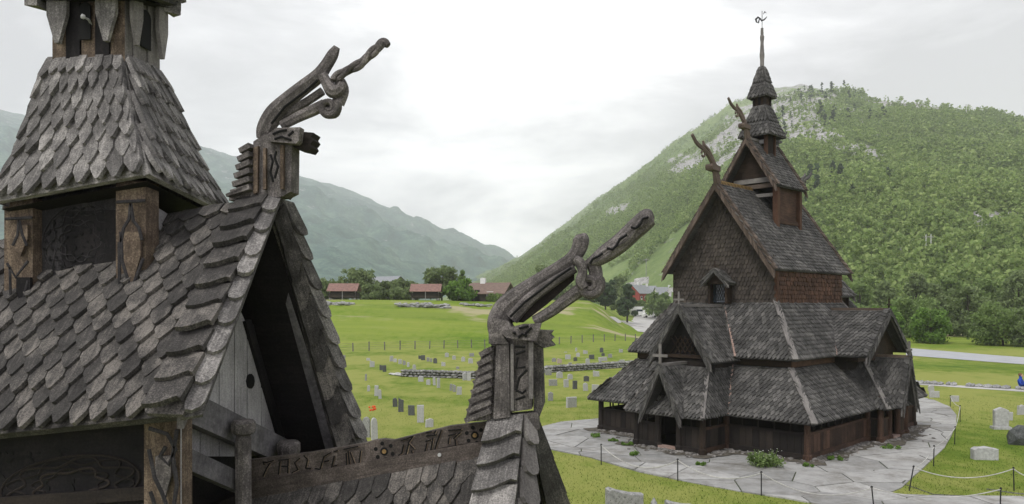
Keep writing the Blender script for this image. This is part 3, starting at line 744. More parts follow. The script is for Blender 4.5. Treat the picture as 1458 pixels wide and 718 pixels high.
# ------------------------------------------------------------------ gravestones
def slabstone(mb,w,h,d,style,sd):
    rr=random.Random(sd)
    if style=='arch': top=[(w/2*math.cos(t),h-w*.28+w*.28*math.sin(t)) for t in [math.pi*i/8 for i in range(9)]]
    elif style=='point': top=[(w/2,h*.86),(w*.3,h*.93),(0,h),(-w*.3,h*.93),(-w/2,h*.86)]
    elif style=='rough': top=[(w/2*(1-i/3.5)+rr.uniform(-.03,.03)*w if 0<i<7 else (w/2 if i==0 else -w/2),h*(1-.16*abs(i-3)/3*rr.uniform(.3,1.2))) for i in range(8)]
    elif style=='slope': top=[(w/2,h*.83),(w*.15,h*.86),(-w*.2,h*.93),(-w*.42,h),(-w/2,h*.97)]
    else: top=[(w/2,h*rr.uniform(.97,1)),(-w/2,h)]
    pr=[(-w/2,-.1),(w/2,-.1)]+top
    n=len(pr); e=.04*w
    mid=[(x,z) for x,z in pr]; inn=[(x*(1-.07),z*(.97)) for x,z in pr]
    vs=[(x,-d/2,z) for x,z in inn]+[(x,-d/2+e,z) for x,z in mid]+[(x,d/2-e,z) for x,z in mid]+[(x,d/2,z) for x,z in inn]
    fs=[tuple(range(n))]+[(k*n+i,(k+1)*n+i,(k+1)*n+(i+1)%n,k*n+(i+1)%n) for k in range(3) for i in range(n)]+[tuple(range(3*n,4*n))[::-1]]
    mb.add(vs,fs)
protos_g={}
def gstone(style,mat,sd,k):
    key=(style,mat,sd%3)
    if key in protos_g: return protos_g[key]
    t=MB(); slabstone(t,1,1,.28,style,sd%3); me=t.build('gravestone',M[mat]); data=me.data; bpy.data.objects.remove(me)
    protos_g[key]=data; return data
La=[(78,138,40,22),(244,150,22,16),(268,192,30,42),(326,212,20,36),(348,222,22,42),(392,155,22,34),(416,160,22,22),(448,172,22,30),(474,178,18,30),(499,190,16,28),(538,206,20,30),(574,140,18,24),(594,148,26,32),(626,156,18,26),(646,160,14,24),(672,168,24,34),(724,186,26,28),(746,128,24,28),(792,144,22,26),(850,156,24,30),(898,168,30,34),(815,205,20,16),(228,278,12,44),(246,346,18,38),(295,376,24,66),(319,394,20,60),(580,285,34,36),(628,305,26,34),(666,308,18,56),(692,324,18,62),(772,342,16,44),(794,350,20,50),(824,368,32,50),(860,276,26,50),(888,278,26,50),(416,445,30,56),(452,478,34,90),(520,500,40,64),(578,545,44,110),(634,575,50,55),(232,640,50,130),(284,655,40,140),(905,125,30,22),(70,275,60,60)]
Lb=[(195,178,22,6),(278,168,14,28),(350,188,36,30),(478,178,28,40),(490,205,26,24),(545,218,32,32),(630,178,34,30),(213,230,42,36),(292,210,30,32),(400,230,46,36),(272,245,30,32),(488,243,76,30),(104,250,34,30),(146,262,36,40),(368,262,34,38),(468,264,22,20),(640,262,40,28),(230,270,26,14),(60,355,50,40),(148,378,52,50),(230,388,42,42),(436,365,50,46),(358,404,42,44),(96,438,66,50),(200,450,40,62),(268,464,36,66),(352,478,38,62),(428,490,56,60),(76,556,40,70),(240,608,90,82)]
Ga=[(470+x/4.487,480+y/4.487,w/4.487,h/4.487) for x,y,w,h in La]
Gb=[(770+x/5.523,470+y/5.523,w/5.523,h/5.523) for x,y,w,h in Lb]
Gc=[(1200+x/2.41,420+y/2.41,w/2.41,h/2.41) for x,y,w,h in [(251,330,20,26),(303,330,20,20),(314,352,34,22),(385,366,24,20),(573,430,16,28),(612,411,28,34)]]
allg=Ga+Gb+Gc
mcol={'granite':'grey','pale_stone':'whitish','dark_stone':'dark grey','pink_stone':'pinkish'}
rg=random.Random(11)
special={ 'pale':{(2,),},}
pale_idx={2,5,6,17,18,19,20,27,28,29,32,33,34}|{len(Ga)+i for i in (0,1,6,7,11,14,16,19,20,21,24,26,27,29)}|{len(Ga)+len(Gb)+i for i in (0,1,3)}
dark_idx={3,4,11,12,35,36,37,15}|{len(Ga)+i for i in (3,4,9,10,22,25)}
sty=['arch','flat','rough','flat','arch','point','slope']
def hx(v): return v
placed=[]
for i,(px,py,w,h) in enumerate(allg):
    p=hit(px,py); W_=w/F*p.y; H_=h/F*p.y
    mat='pale_stone' if i in pale_idx else 'dark_stone' if i in dark_idx else ('pink_stone' if i==len(Ga)+13 else rg.choice(['granite','granite','pale_stone']))
    st='flat' if W_>H_*1.2 else rg.choice(sty)
    placed.append([i,px,py,p,W_,H_,mat,st])
stn={'arch':'rounded','flat':'square','rough':'rough','point':'pointed','slope':'slanted'}
# landmark of each stone, and its nearest neighbour relation, to tell them apart
def zone(px,py,i):
    if i>=len(Ga)+len(Gb): return 'right of the church'
    if i>=len(Ga): return 'beyond the wall near the church' if py<518 else 'this side of the wall near the church'
    return 'beyond the wall left of the dragon neck' if py<530 else 'on the lawn left of the dragon neck'
groups={}
for q in placed:
    q.append(zone(q[1],q[2],q[0])); 
    sz='tall' if q[5]>1.35*q[4] else 'wide' if q[4]>q[5]*1.1 else 'small' if q[5]<.75 else 'squat'
    q.append('%s %s %s gravestone'%(sz,stn[q[7]],mcol[q[6]])); groups.setdefault((q[9],q[8]),[]).append(q)
ordn=['leftmost such','second such from left','third such from left','fourth such from left','fifth such from left','sixth such from left','seventh such from left','eighth such from left']
for key,qs in groups.items():
    qs.sort(key=lambda q:q[1])
    for j,q in enumerate(qs):
        s=key[0]+(' ' if len(qs)==1 else ', '+(ordn[j] if j<len(qs)-1 else 'rightmost such')+', ')+key[1]
        o=bpy.data.objects.new('gravestone',gstone(q[7],q[6],q[0],0)); COL.objects.link(o)
        o.location=q[3]; o.scale=(q[4],max(.5,q[4])*.9,q[5]); o.rotation_euler=(rg.uniform(-.04,.04),rg.uniform(-.04,.04),rg.uniform(-.1,.55) if q[0]<len(Ga)+len(Gb) else rg.uniform(-.2,.2))
        tag(o,s,'gravestone','gravestones in the churchyard')
def bigstone(px,py,wpx,hpx,style,mat,label,rz=0,d=.28,z=0,base=False):
    p=hit(px,py); w=wpx/F*p.y;h=hpx/F*p.y
    t=thing('gravestone',label,'gravestone',tuple(p),rz,'gravestones in the churchyard')
    mb=MB(); slabstone(mb,w,h,d,style,px); o=mb.build('headstone',M[mat],t)
    if base: mb=MB(); mb.box(-w*.62,w*.62,-d*.9,d*.9,-.05,.12*h); mb.build('plinth',M[mat],t)
    return t
bigstone(1425,611,19,31,'point','pale_stone','tall pointed whitish gravestone on a plinth, on the lawn right of the path',R(-8),.2,base=True)
bigstone(1401.6,654,33,18,'rough','pale_stone','wide low rectangular whitish gravestone nearest the rope barrier on the right',R(-6),.3)
mb=MB(); p=hit(1454,633); mb.rock((0,0,.25),.5,1,(1.1,.7,1.0),5); o=mb.build('boulder_gravestone',M['dark_stone']); o.location=p; tag(o,'dark rough boulder gravestone at the right edge','gravestone','gravestones in the churchyard')
bigstone(889,757,54,64,'slope','granite','large lichen spotted grey gravestone at the bottom edge, cut off by the frame',R(12),.22)
bigstone(967,757,40,45,'slope','granite','smaller lichen spotted grey gravestone beside the grave lantern at the bottom edge',R(12),.22)
t=thing('grave_lantern','small pale stone grave lantern between two gravestones at the bottom edge','lantern',tuple(hit(931,755)))
mb=MB(); mb.tube([(0,0,-.1),(0,0,.55)],[.055,.05],12); mb.build('body',M['pale_stone'],t,True)
mb=MB(); mb.tube([(0,0,.55),(0,0,.60),(0,0,.68),(0,0,.71)],[.075,.075,.03,.02],12); mb.build('cap',M['granite'],t)
mb=MB(); p=hit(532,602)
for i in range(12): mb.rock((random.uniform(-.16,.16),-.12+random.uniform(-.05,.05),.62+random.uniform(-.08,.08)),.05,1,(1,1,1),i)
o=mb.build('grave_flowers',M['orange']); o.location=p; tag(o,'orange red flowers on the gravestone beside the rune board','flowers')
# ------------------------------------------------------------------ rope barrier
posts=[((856,662),(856,632),'leftmost iron rope post, on the paving before the church porch'),((965,685),(965,653),'iron rope post straight below the church door'),((1084,706),(1084,671),'iron rope post right of the flowering weeds'),((1245,722),(1241,692),'leaning iron rope post at the bottom edge of the picture'),
((1293,699),(1301,663),'iron rope post leaning right at the corner of the lawn'),((1329,664),(1330,634),'iron rope post halfway up the curved path edge'),((1359,633),(1360,607),'iron rope post just below the bend of the path'),((1367,601),(1367,577),'iron rope post at the outermost bend of the path'),((1353,579),(1353,563),'farthest iron rope post near the little white gravestone'),
((1444,699),(1443,665),'iron rope post on the lawn before the low rectangular gravestone'),((1424,722),(1425,694),'iron rope post at the bottom edge near the right corner'),((1500,704),(1500,668),'iron rope post beyond the right edge')]
tops=[]
for (b0,t0,lab) in posts:
    b=hit(*b0); tp=W(t0[0],t0[1],b.y)
    if t0[0]>1460: tops.append(tp); continue
    t=thing('rope_post',lab,'post',tuple(b),0,'rope barrier posts',True)
    mb=MB(); mb.tube([b-V((0,0,.15)),tp],.016,8); mb.build('rod',M['iron'],t)
    mb=MB(); mb.tube([tp+V((math.cos(k)*.028,0,-.03+math.sin(k)*.028)) for k in [i*.628 for i in range(11)]],.006,5,cap=False); mb.build('rope_eye',M['iron'],t)
    tops.append(tp)
def rope(i,j,sag,lab):
    a=tops[i]-V((0,0,.05));b=tops[j]-V((0,0,.05)); mb=MB()
    mb.tube([lerp(a,b,k/16)-V((0,0,sag*4*(k/16)*(1-k/16))) for k in range(17)],.013,6); tag(mb.build('barrier_rope',M['rope'],smooth=True),lab,'rope','barrier ropes')
rope(0,1,.42,'pale rope sagging from the leftmost post to the post below the door')
rope(1,2,.30,'pale rope between the post below the door and the post by the weeds')
rope(2,3,.35,'pale rope between the post by the weeds and the leaning bottom edge post')
rope(3,10,.22,'pale rope running low along the bottom right edge')
rope(4,9,.26,'pale rope hanging before the low rectangular gravestone')
rope(9,11,.2,'pale rope leaving the picture at the right edge')
rope(4,5,.12,'pale rope on the lower part of the curved path edge')
rope(5,6,.10,'pale rope on the middle of the curved path edge')
rope(6,7,.10,'pale rope on the upper part of the curved path edge')
rope(7,8,.12,'pale rope at the far end of the curved path edge')
# ------------------------------------------------------------------ person sitting behind the line of stones
pp=hit(1452,553)
me=bpy.data.meshes.new('person'); 
vs_=[(0,0,.12),(0,-.02,.38),(0,-.03,.52),(0,-.04,.60),(0,-.05,.70),(0,-.05,.80),(-.17,-.03,.50),(-.24,-.14,.28),(-.12,-.28,.22),(.17,-.03,.50),(.24,-.14,.28),(.12,-.28,.22),(-.11,-.05,.12),(-.15,-.42,.40),(-.14,-.55,.05),(.11,-.05,.12),(.15,-.42,.40),(.14,-.55,.05)]
ed=[(0,1),(1,2),(2,3),(3,4),(4,5),(2,6),(6,7),(7,8),(2,9),(9,10),(10,11),(0,12),(12,13),(13,14),(0,15),(15,16),(16,17)]
me.from_pydata(vs_,ed,[]); po=bpy.data.objects.new('person',me); COL.objects.link(po)
rad=[.15,.15,.13,.06,.10,.09,.07,.05,.035,.07,.05,.035,.09,.07,.045,.09,.07,.045]
sm=po.modifiers.new('s','SKIN')
for i,v in enumerate(me.skin_vertices[0].data): v.radius=(rad[i],rad[i]); v.use_root=(i==0)
po.modifiers.new('u','SUBSURF').render_levels=1; me.materials.append(M['blue']); po.location=pp; po.rotation_euler=(0,0,R(35))
tag(po,'person in blue clothes sitting on the grass behind the line of stones','person')
mb=MB(); mb.rock((0,-.09,.76),.105,1,(.8,.75,1.05),2); h=mb.build('face',M['skin'],po,True)
mb=MB(); mb.rock((0,-.02,.81),.13,1,(.95,.9,.95),4); mb.build('hair',M['hair'],po,True)
for x in(-.03,.03): mb=MB(); mb.rock((x,-.17,.78),.012,1,(1,1,1),1); mb.build('eye',M['black'],po)
mb=MB(); mb.rock((0,-.18,.75),.02,1,(.7,1,1.2),1); mb.build('nose',M['skin'],po)
# ------------------------------------------------------------------ haze
mb=MB(); mb.box(-5200,5200,-400,5600,-60,1100)
hz=mb.build('haze',M['white']); hm=bpy.data.materials.new('air'); hm.use_nodes=True; n2=hm.node_tree; n2.nodes.remove(n2.nodes['Principled BSDF'])
pv=N(n2,'ShaderNodeVolumePrincipled'); pv.inputs['Color'].default_value=(.96,.975,1,1); pv.inputs['Density'].default_value=.00027; pv.inputs['Anisotropy'].default_value=.1
n2.links.new(pv.outputs[0],n2.nodes['Material Output'].inputs['Volume']); hz.data.materials.clear(); hz.data.materials.append(hm); tag(hz,kind='stuff')
#@@CHURCH
# ================================================================== THE STAVE CHURCH
TH=.795; CX,CY=7.9,28.357
ch=thing('stave_church','dark tiered wooden stave church with shingled roofs and slender spire, standing on slate paving','church',(CX,CY,0),math.pi/2-TH)
def c2w(p,q,z=0): 
    c,s=math.cos(math.pi/2-TH),math.sin(math.pi/2-TH); return V((CX+p*c-q*s,CY+p*s+q*c,z))
ZA=1.65
outl=[(-2.08,4.15),(-2.08,1.32),(-3.6,1.32),(-3.6,-1.32),(-2.08,-1.32),(-2.08,-4.15),(2.85,-4.15),(2.85,-4.6),(5.35,-4.6),(5.35,-4.15),(7.66,-4.15),(7.66,4.15)]
nO=len(outl)
seg_open={2:(.5,'w'),7:(.5,'s')}
for i in range(nO):
    a=V((*outl[i],0));b=V((*outl[(i+1)%nO],0)); L=(b-a).length; d=(b-a)/L; nn=V((d.y,-d.x,0))
    mid=(a+b)/2
    if i in(3,4): nn=nn
    # outward normal check
    if (mid+nn*.3-V((2.8,0,0))).length<(mid-V((2.8,0,0))).length: nn=-nn
    south= abs(nn.y)>.5 and nn.y<0
    m=M['red'] if south and i!=7 and i!=3 else M['brown'] if i in (7,) else M['tar']
    if i==3: m=M['tar']
    spans=[(0,L)]
    if i in seg_open: spans=[(0,L/2-.42),(L/2+.42,L)]
    for (s0,s1) in spans:
        wb=MB(); x=s0
        while x<s1-.02:
            w=min(.24,s1-x); wb.prism([a+d*(x+.006)+V((0,0,.22)),a+d*(x+w-.006)+V((0,0,.22)),a+d*(x+w-.006)+nn*-.05+V((0,0,.22)),a+d*(x+.006)-nn*.05+V((0,0,.22))],(0,0,.62+random.uniform(-.004,.004))); x+=w
        wb.build('board_wall',m,ch)
        wb=MB(); wb.prism([a+d*s0+nn*.03+V((0,0,.83)),a+d*s1+nn*.03+V((0,0,.83)),a+d*s1-nn*.09+V((0,0,.83)),a+d*s0-nn*.09+V((0,0,.83))],(0,0,.07)); wb.build('rail',M['tar' if i<5 else 'brown'] if not south else M['red'],ch)
        wb=MB(); wb.prism([a+d*(s0-.03)+nn*.06+V((0,0,.08)),a+d*(s1+.03)+nn*.06+V((0,0,.08)),a+d*(s1+.03)-nn*.12+V((0,0,.08)),a+d*(s0-.03)-nn*.12+V((0,0,.08))],(0,0,.15)); wb.build('sill_beam',M['tar' if i<5 else 'brown'] if not south else M['red'],ch)
        nb=max(1,round((s1-s0)/.55))
        for k in range(1,nb):
            p=a+d*lerp(s0,s1,k/nb)-nn*.03; wb=MB(); wb.tube([p+V((0,0,.88)),p+V((0,0,ZA))],.03,6); wb.build('colonnette',M['tar'],ch)
    for (s0,) in [(s,) for s in ({0} | {s for sp in spans for s in sp if 0<s<L})]:
        p=a+d*s0; wb=MB(); r=.11; wb.tube([p+V((0,0,.02)),p+V((0,0,.2)),p+V((0,0,.24)),p+V((0,0,ZA+.05))],[r*1.35,r*1.35,r,r*.9],8)
        wb.build('corner_post',M['red'] if (i in (4,5,6,7,8) and s0==0) or i==7 else M['tar' if i in(0,1,2) else 'brown'],ch)
wb=MB(); wb.box(-1.0,6.6,-3.12,3.12,.0,3.2); wb.build('inner_wall',M['tar'],ch)
wb=MB(); wb.quad(*[V((p,q,.06)) for p,q in outl]); wb.build('gallery_floor',M['tar'],ch)
# doors
wb=MB(); wb.box(-1.1,-1.01,-.5,.5,.1,1.6)
wb.build('door',M['brown'],ch)
wb=MB(); wb.box(-3.72,-3.5,-.44,.44,.08,.16); wb.build('doorstep',M['copper'],ch)
wb=MB(); wb.box(3.66,4.54,-4.72,-4.5,.08,.16); wb.build('doorstep',M['copper'],ch)
SW,SH,ST=.15,.17,.032
def roofp(name,poly,mat='shingle',w=SW,h=SH,th=ST,shape='point',slab=.05):
    b=MB(); shingle_poly(b,poly,w,h,th,shape,slab=slab); return b.build(name,M[mat],ch)
def hipboard(name,a,b,mat='grey',w=.16,h=.05,n=6):
    m=MB(); a=V(a);b=V(b)
    m.beam(a+V((0,0,.05)),b+V((0,0,.05)),w,h); return m.build(name,M[mat],ch)
e1,z1e,t1,z1t=2.467,1.245,1.05,2.8
roofp('lower_roof',[(-e1,2.07+e1,z1e),(-e1,-2.07-e1,z1e),(-t1,-2.07-t1,z1t),(-t1,2.07+t1,z1t)])
roofp('lower_roof',[(-e1,-2.07-e1,z1e),(5.58+e1,-2.07-e1,z1e),(5.58+t1,-2.07-t1,z1t),(-t1,-2.07-t1,z1t)])
roofp('lower_roof',[(5.58+e1,2.07+e1,z1e),(-e1,2.07+e1,z1e),(-t1,2.07+t1,z1t),(5.58+t1,2.07+t1,z1t)],w=.3,h=.3)
roofp('lower_roof',[(5.58+e1,-2.07-e1,z1e),(5.58+e1,2.07+e1,z1e),(5.58+t1,2.07+t1,z1t),(5.58+t1,-2.07-t1,z1t)],w=.3,h=.3)
hipboard('hip_board',(-e1-.03,-2.07-e1-.03,z1e),(-t1,-2.07-t1,z1t),'grey',.2); hipboard('hip_board',(-e1,2.07+e1,z1e),(-t1,2.07+t1,z1t))
hipboard('hip_board',(5.58+e1,-2.07-e1,z1e),(5.58+t1,-2.07-t1,z1t))
# west block
roofp('porch_roof',[(-3.99,-1.55,z1e),(-e1,-1.55,z1e),(-1.05,-.95,2.8),(-2.65,-.95,2.8)])
roofp('porch_roof',[(-e1,1.55,z1e),(-3.99,1.55,z1e),(-2.65,.95,2.8),(-1.05,.95,2.8)])
roofp('porch_roof',[(-3.99,1.55,z1e),(-3.99,-1.55,z1e),(-2.65,-.95,2.8),(-2.65,.95,2.8)])
hipboard('hip_board',(-4.0,-1.56,z1e),(-2.65,-.95,2.8),'grey',.13); hipboard('hip_board',(-4.0,1.56,z1e),(-2.65,.95,2.8),'grey',.13)
hipboard('valley_flashing',(-e1,-1.58,z1e),(-1.1,-.97,2.78),'copper',.13,.03)
def gable(pre,pf,pb,hw,za,ze,axis='p',c=0,mat='shingle',wall=None,walloff=.3,rakem='grey',w=SW,h=SH,hang=.0,crest=True,wallbot=None,rows=10,rw=.13,backrake=False):
    """gabled roof, ridge from pf (front) to pb; axis 'p': runs along p at q=c ; 'q': runs along q at p=c"""
    def L(a,s,z): return V((a,c+s,z)) if axis=='p' else V((c+s,a,z))
    for sg in(-1,1):
        A=[L(pf,sg*hw,ze),L(pb,sg*hw,ze),L(pb,0,za),L(pf,0,za)]
        # keep eave first, orient so that up normal
        b=MB(); shingle_poly(b,A,w,h,ST,'point'); b.build(pre+'_roof',M[mat],ch)
        dr=1 if pb>pf else -1
        for pe,dd in ((pf,-dr),)+(((pb,dr),) if backrake else ()):
            f0=L(pe+dd*.03,sg*(hw+.03),ze-.05);f1=L(pe+dd*.03,0,za+.03)
            b=MB(); dn=V((0,0,-rw*1.4)); b.prism([f0+dn,f0,f1,f1+dn],L(pe-dd*.02,0,0)-L(pe+dd*.03,0,0)); bb=b.build('barge_board',M['rake_brown' if rakem=='brown' else rakem],ch)
            b=MB(); q0=L(pe+dd*.05,sg*(hw+.05),ze-.02);q1=L(pe-dd*.16,sg*(hw+.05),ze-.02)
            up=V((0,0,.05))
            quad=[q0+up,q1+up,L(pe-dd*.16,0,za+.08),L(pe+dd*.05,0,za+.08)]
            shingle_bil(b,quad,1,rows,.03,'curve',nrm=(0,0,1),slab=.02,off=False)
            quad=[f0+dn*1.1+L(dd*.02,0,0)-L(0,0,0)-V((0,0,0)),f0+L(dd*.02,0,0)-L(0,0,0),f1+L(dd*.02,0,0)-L(0,0,0),f1+dn*1.1+L(dd*.02,0,0)-L(0,0,0)]
            shingle_bil(b,quad,1,rows,.03,'curve',nrm=(L(dd,0,0)-L(0,0,0)),slab=.0,off=False)
            b.build('rake_shingle',M['rake_brown'] if rakem=='brown' else M['shingle'],bb)
    if wall:
        pw=pf+walloff*(1 if pb>pf else -1); k=(za-ze)/hw
        hwi=hw-.12; wb_=wallbot if wallbot is not None else ze
        b=MB(); b.prism([L(pw,-hwi,wb_),L(pw,hwi,wb_),L(pw,hwi,ze+.0),L(pw,0,za-.14),L(pw,-hwi,ze+.0)],L(.05,0,0)-L(0,0,0)); b.build('gable_wall',M[wall],ch)
    if crest:
        b=MB(); b.beam(L(pf,0,za+.05),L(pb,0,za+.05),.13,.1); b.build('ridge_board',M['grey' if axis=='p' else 'rake_brown'],ch)
def cross(p,q,z,s,mat='grey',axis='q'):
    b=MB(); b.prism([(p-.03*s,q-.04*s,z-.15),(p+.03*s,q-.04*s,z-.15),(p+.03*s,q+.04*s,z-.15),(p-.03*s,q+.04*s,z-.15)],(0,0,.75*s+.15))
    if axis=='q': b.box(p-.031*s,p+.031*s,q-.27*s,q+.27*s,z+.33*s,z+.42*s)
    else: b.box(p-.27*s,p+.27*s,q-.031*s,q+.031*s,z+.33*s,z+.42*s)
    b.build('gable_cross',M[mat],ch)
gable('porch',-4.09,-2.2,.78,2.89,1.2,rows=12,wall=None,rw=.16)
b=MB(); b.prism([(-3.55,-.7,1.3),(-3.55,.7,1.3),(-3.55,0,2.6)],(.04,0,0)); b.build('porch_gable_board',M['tar_plain'],ch)
cross(-4.09,0,2.86,1.05)
# upper west gable
gable('west_gable',-2.95,-.02,1.22,4.89,2.98,rows=14,wall='tar_plain',walloff=.45,wallbot=2.6,rw=.16)
for k in range(-3,4):
    b=MB(); x=k*.2; zc=3.55
    b.beam((-2.56,x-.22,3.25),(-2.56,x+.22,3.85),.03,.045,up=(1,0,0)); b.beam((-2.575,x+.22,3.25),(-2.575,x-.22,3.85),.03,.045,up=(1,0,0)) 
    if abs(k)<3 : b.build('lattice_bar',M['brown'],ch)
b=MB(); b.box(-2.62,-2.52,-1.1,1.1,3.1,3.22); b.build('tie_beam',M['brown'],ch)
b=MB(); b.box(-2.55,-.9,-1.0,1.0,2.5,3.05); b.build('west_gable_box',M['tar'],ch)
cross(-2.97,0,4.86,.75)
hipboard('valley_flashing',(-1.36,-1.27,3.11),(-.05,-.12,4.95),'copper',.12,.03)
# upper pent roof
e2,z2e=1.34,3.11
roofp('middle_roof',[(-e2,2.07+e2,z2e),(-e2,-2.07-e2,z2e),(0,-2.07,5.07),(0,2.07,5.07)])
roofp('middle_roof',[(-e2,-2.07-e2,z2e),(5.58+e2,-2.07-e2,z2e),(5.58,-2.07,5.07),(0,-2.07,5.07)])
roofp('middle_roof',[(5.58+e2,2.07+e2,z2e),(-e2,2.07+e2,z2e),(0,2.07,5.07),(5.58,2.07,5.07)],w=.3,h=.3)
roofp('middle_roof',[(5.58+e2,-2.07-e2,z2e),(5.58+e2,2.07+e2,z2e),(5.58,2.07,5.07),(5.58,-2.07,5.07)],w=.3,h=.3)
hipboard('hip_board',(-e2-.02,-2.07-e2-.02,z2e),(0,-2.07,5.07),'grey',.2); hipboard('hip_board',(-e2,2.07+e2,z2e),(0,2.07,5.07)); hipboard('hip_board',(5.58+e2,-2.07-e2,z2e),(5.58,-2.07,5.07))
# aisle wall band
for (x0,x1,y0,y1,m) in((-1.07,-1.02,-3.14,3.14,'brown'),(-1.07,6.65,-3.17,-3.12,'red')):
    b=MB(); b.box(x0,x1,y0,y1,2.86,3.28); b.build('aisle_wall',M[m],ch)
# south block
pc=4.1
def SQ(*pts): return [V(p) for p in pts]
roofp('porch_roof',SQ((pc-1.5,-4.95,z1e),(pc+1.5,-4.95,z1e),(pc+.7,-3.85,2.8),(pc-.7,-3.85,2.8)))
roofp('porch_roof',SQ((pc-1.5,-4.3,z1e),(pc-1.5,-4.95,z1e),(pc-.7,-3.85,2.8),(pc-.9,-3.0,2.8)))
roofp('porch_roof',SQ((pc+1.5,-4.95,z1e),(pc+1.5,-4.3,z1e),(pc+.9,-3.0,2.8),(pc+.7,-3.85,2.8)))
hipboard('hip_board',(pc-1.5,-4.97,z1e),(pc-.7,-3.85,2.8),'grey',.16); hipboard('hip_board',(pc+1.5,-4.97,z1e),(pc+.7,-3.85,2.8),'grey',.16)
gable('porch',-5.15,-3.3,.78,3.02,1.25,axis='q',c=pc,rows=12,rw=.16)
cross(pc,-5.15,3.0,.85,axis='p')
gable('south_gable',-4.45,-1.95,2.15,4.74,3.13,axis='q',c=pc,rows=16,wall='brown',walloff=.4,wallbot=3.14,rw=.14)
b=MB(); b.box(pc-1.75,pc+1.75,-3.6,-3.1,2.6,3.22); b.build('south_gable_box',M['tar'],ch)
b=MB(); b.box(pc-1.72,pc+1.72,-4.0,-3.62,2.9,3.25); b.build('south_gable_box',M['brown'],ch)
cross(pc,-4.45,4.74,.6,'brown',axis='p')
hipboard('valley_flashing',(pc-2.2,-3.43,3.11),(pc-.2,-2.1,4.72),'copper',.12,.03)
# nave walls
b=MB(); b.box(0,5.58,-2.07,2.07,4.9,6.42)
b.prism([(0,-2.07,6.42),(0,2.07,6.42),(0,0,9.2)],(.08,0,0)); b.prism([(5.5,-2.07,6.42),(5.5,2.07,6.42),(5.5,0,9.2)],(.08,0,0)); b.build('nave_wall',M['tar'],ch)
b=MB(); shingle_poly(b,[(-.01,2.1,5.02),(-.01,-2.1,5.02),(-.01,-2.1,6.35),(-.01,0,9.2),(-.01,2.1,6.35)],.14,.16,.035,'round',up=(-1,0,0),slab=.01); b.build('nave_shingle_facing',M['shingle_dark'],ch)
b=MB(); shingle_poly(b,[(-.02,-2.09,5.02),(5.58,-2.09,5.02),(5.58,-2.09,6.36),(-.02,-2.09,6.36)],.14,.16,.032,'round',up=(0,-1,0),slab=.01); b.build('nave_shingle_facing',M['shingle_red'],ch)
for q in(-2.1,2.1): b=MB(); b.box(-.06,.05,q-.06,q+.06,5.0,6.4); b.build('corner_board',M['shingle_red'] if q<0 else M['brown'],ch)
gable('main',-.52,6.1,2.265,9.42,6.19,rows=30,crest=False,rakem='brown',w=.14,h=.155,backrake=True,rw=.16)
b=MB(); b.beam((-.5,0,9.47),(2.2,0,9.47),.06,.2); b.build('ridge_crest',M['gold'],ch)
b=MB()
for k in range(22): b.beam((-.35+k*.105,-.035,9.4),(-.29+k*.105,-.035,9.54),.012,.012)
b.build('crest_fretwork',M['tar_plain'],ch)
# window dormer
b=MB(); b.box(-.42,.0,-.40,-.30,5.0,5.95); b.box(-.42,.0,.30,.40,5.0,5.95); b.build('dormer_frame',M['brown'],ch)
b=MB(); b.box(-.2,-.15,-.3,.3,5.05,5.9); dw=b.build('window',M['glass'],ch)
b=MB()
for k in range(-3,4): b.beam((-.22,k*.1-.14,5.1),(-.22,k*.1+.14,5.75),.012,.012,up=(1,0,0)); b.beam((-.225,k*.1+.14,5.1),(-.225,k*.1-.14,5.75),.012,.012,up=(1,0,0))
b.build('lead_lattice',M['iron'],dw)
gable('dormer',-.62,.0,.55,6.22,5.72,rows=4,rw=.07,crest=False); b=MB(); b.prism([(-.5,-.42,5.72),(-.5,.42,5.72),(-.5,0,6.12)],(.05,0,0)); b.build('dormer_gable',M['brown'],ch)
cross(-.6,0,6.2,.5,'brown')
# lantern 2
for (p,q) in((2.2,-1.0),(4.1,-1.0),(2.2,1.0),(4.1,1.0)):
    b=MB(); b.box(p-.1,p+.1,q-.1,q+.1,7.75,9.75); b.build('lantern_post',M['shingle_red'],ch)
for q in(-.96,.92): b=MB(); b.box(2.3,4.0,q,q+.04,8.2,9.7); b.build('lantern_panel',M['red'] if q<0 else M['tar'],ch)
b=MB(); b.box(4.06,4.1,-.9,.9,8.6,10.9-.9); b.build('lantern_panel',M['tar'],ch)
b=MB(); b.box(2.3,4.0,-1.04,-.97,8.1,8.28); b.build('lantern_rail',M['red'],ch)
b=MB(); b.box(2.14,2.26,-.9,.9,9.5,9.66); b.build('cross_beam',M['rake_brown'],ch)
b=MB(); b.box(2.14,2.26,-.9,.9,9.15,9.28); b.build('cross_beam',M['grey'],ch)
gable('upper',1.75,4.3,1.21,11.42,9.5,rows=20,crest=True,rakem='brown',w=.13,h=.14,wall='brown',walloff=.42,wallbot=9.5,backrake=True,rw=.13)
b=MB(); b.box(2.1,2.16,-.75,.75,9.72,9.9); b.build('tie_beam',M['grey'],ch)
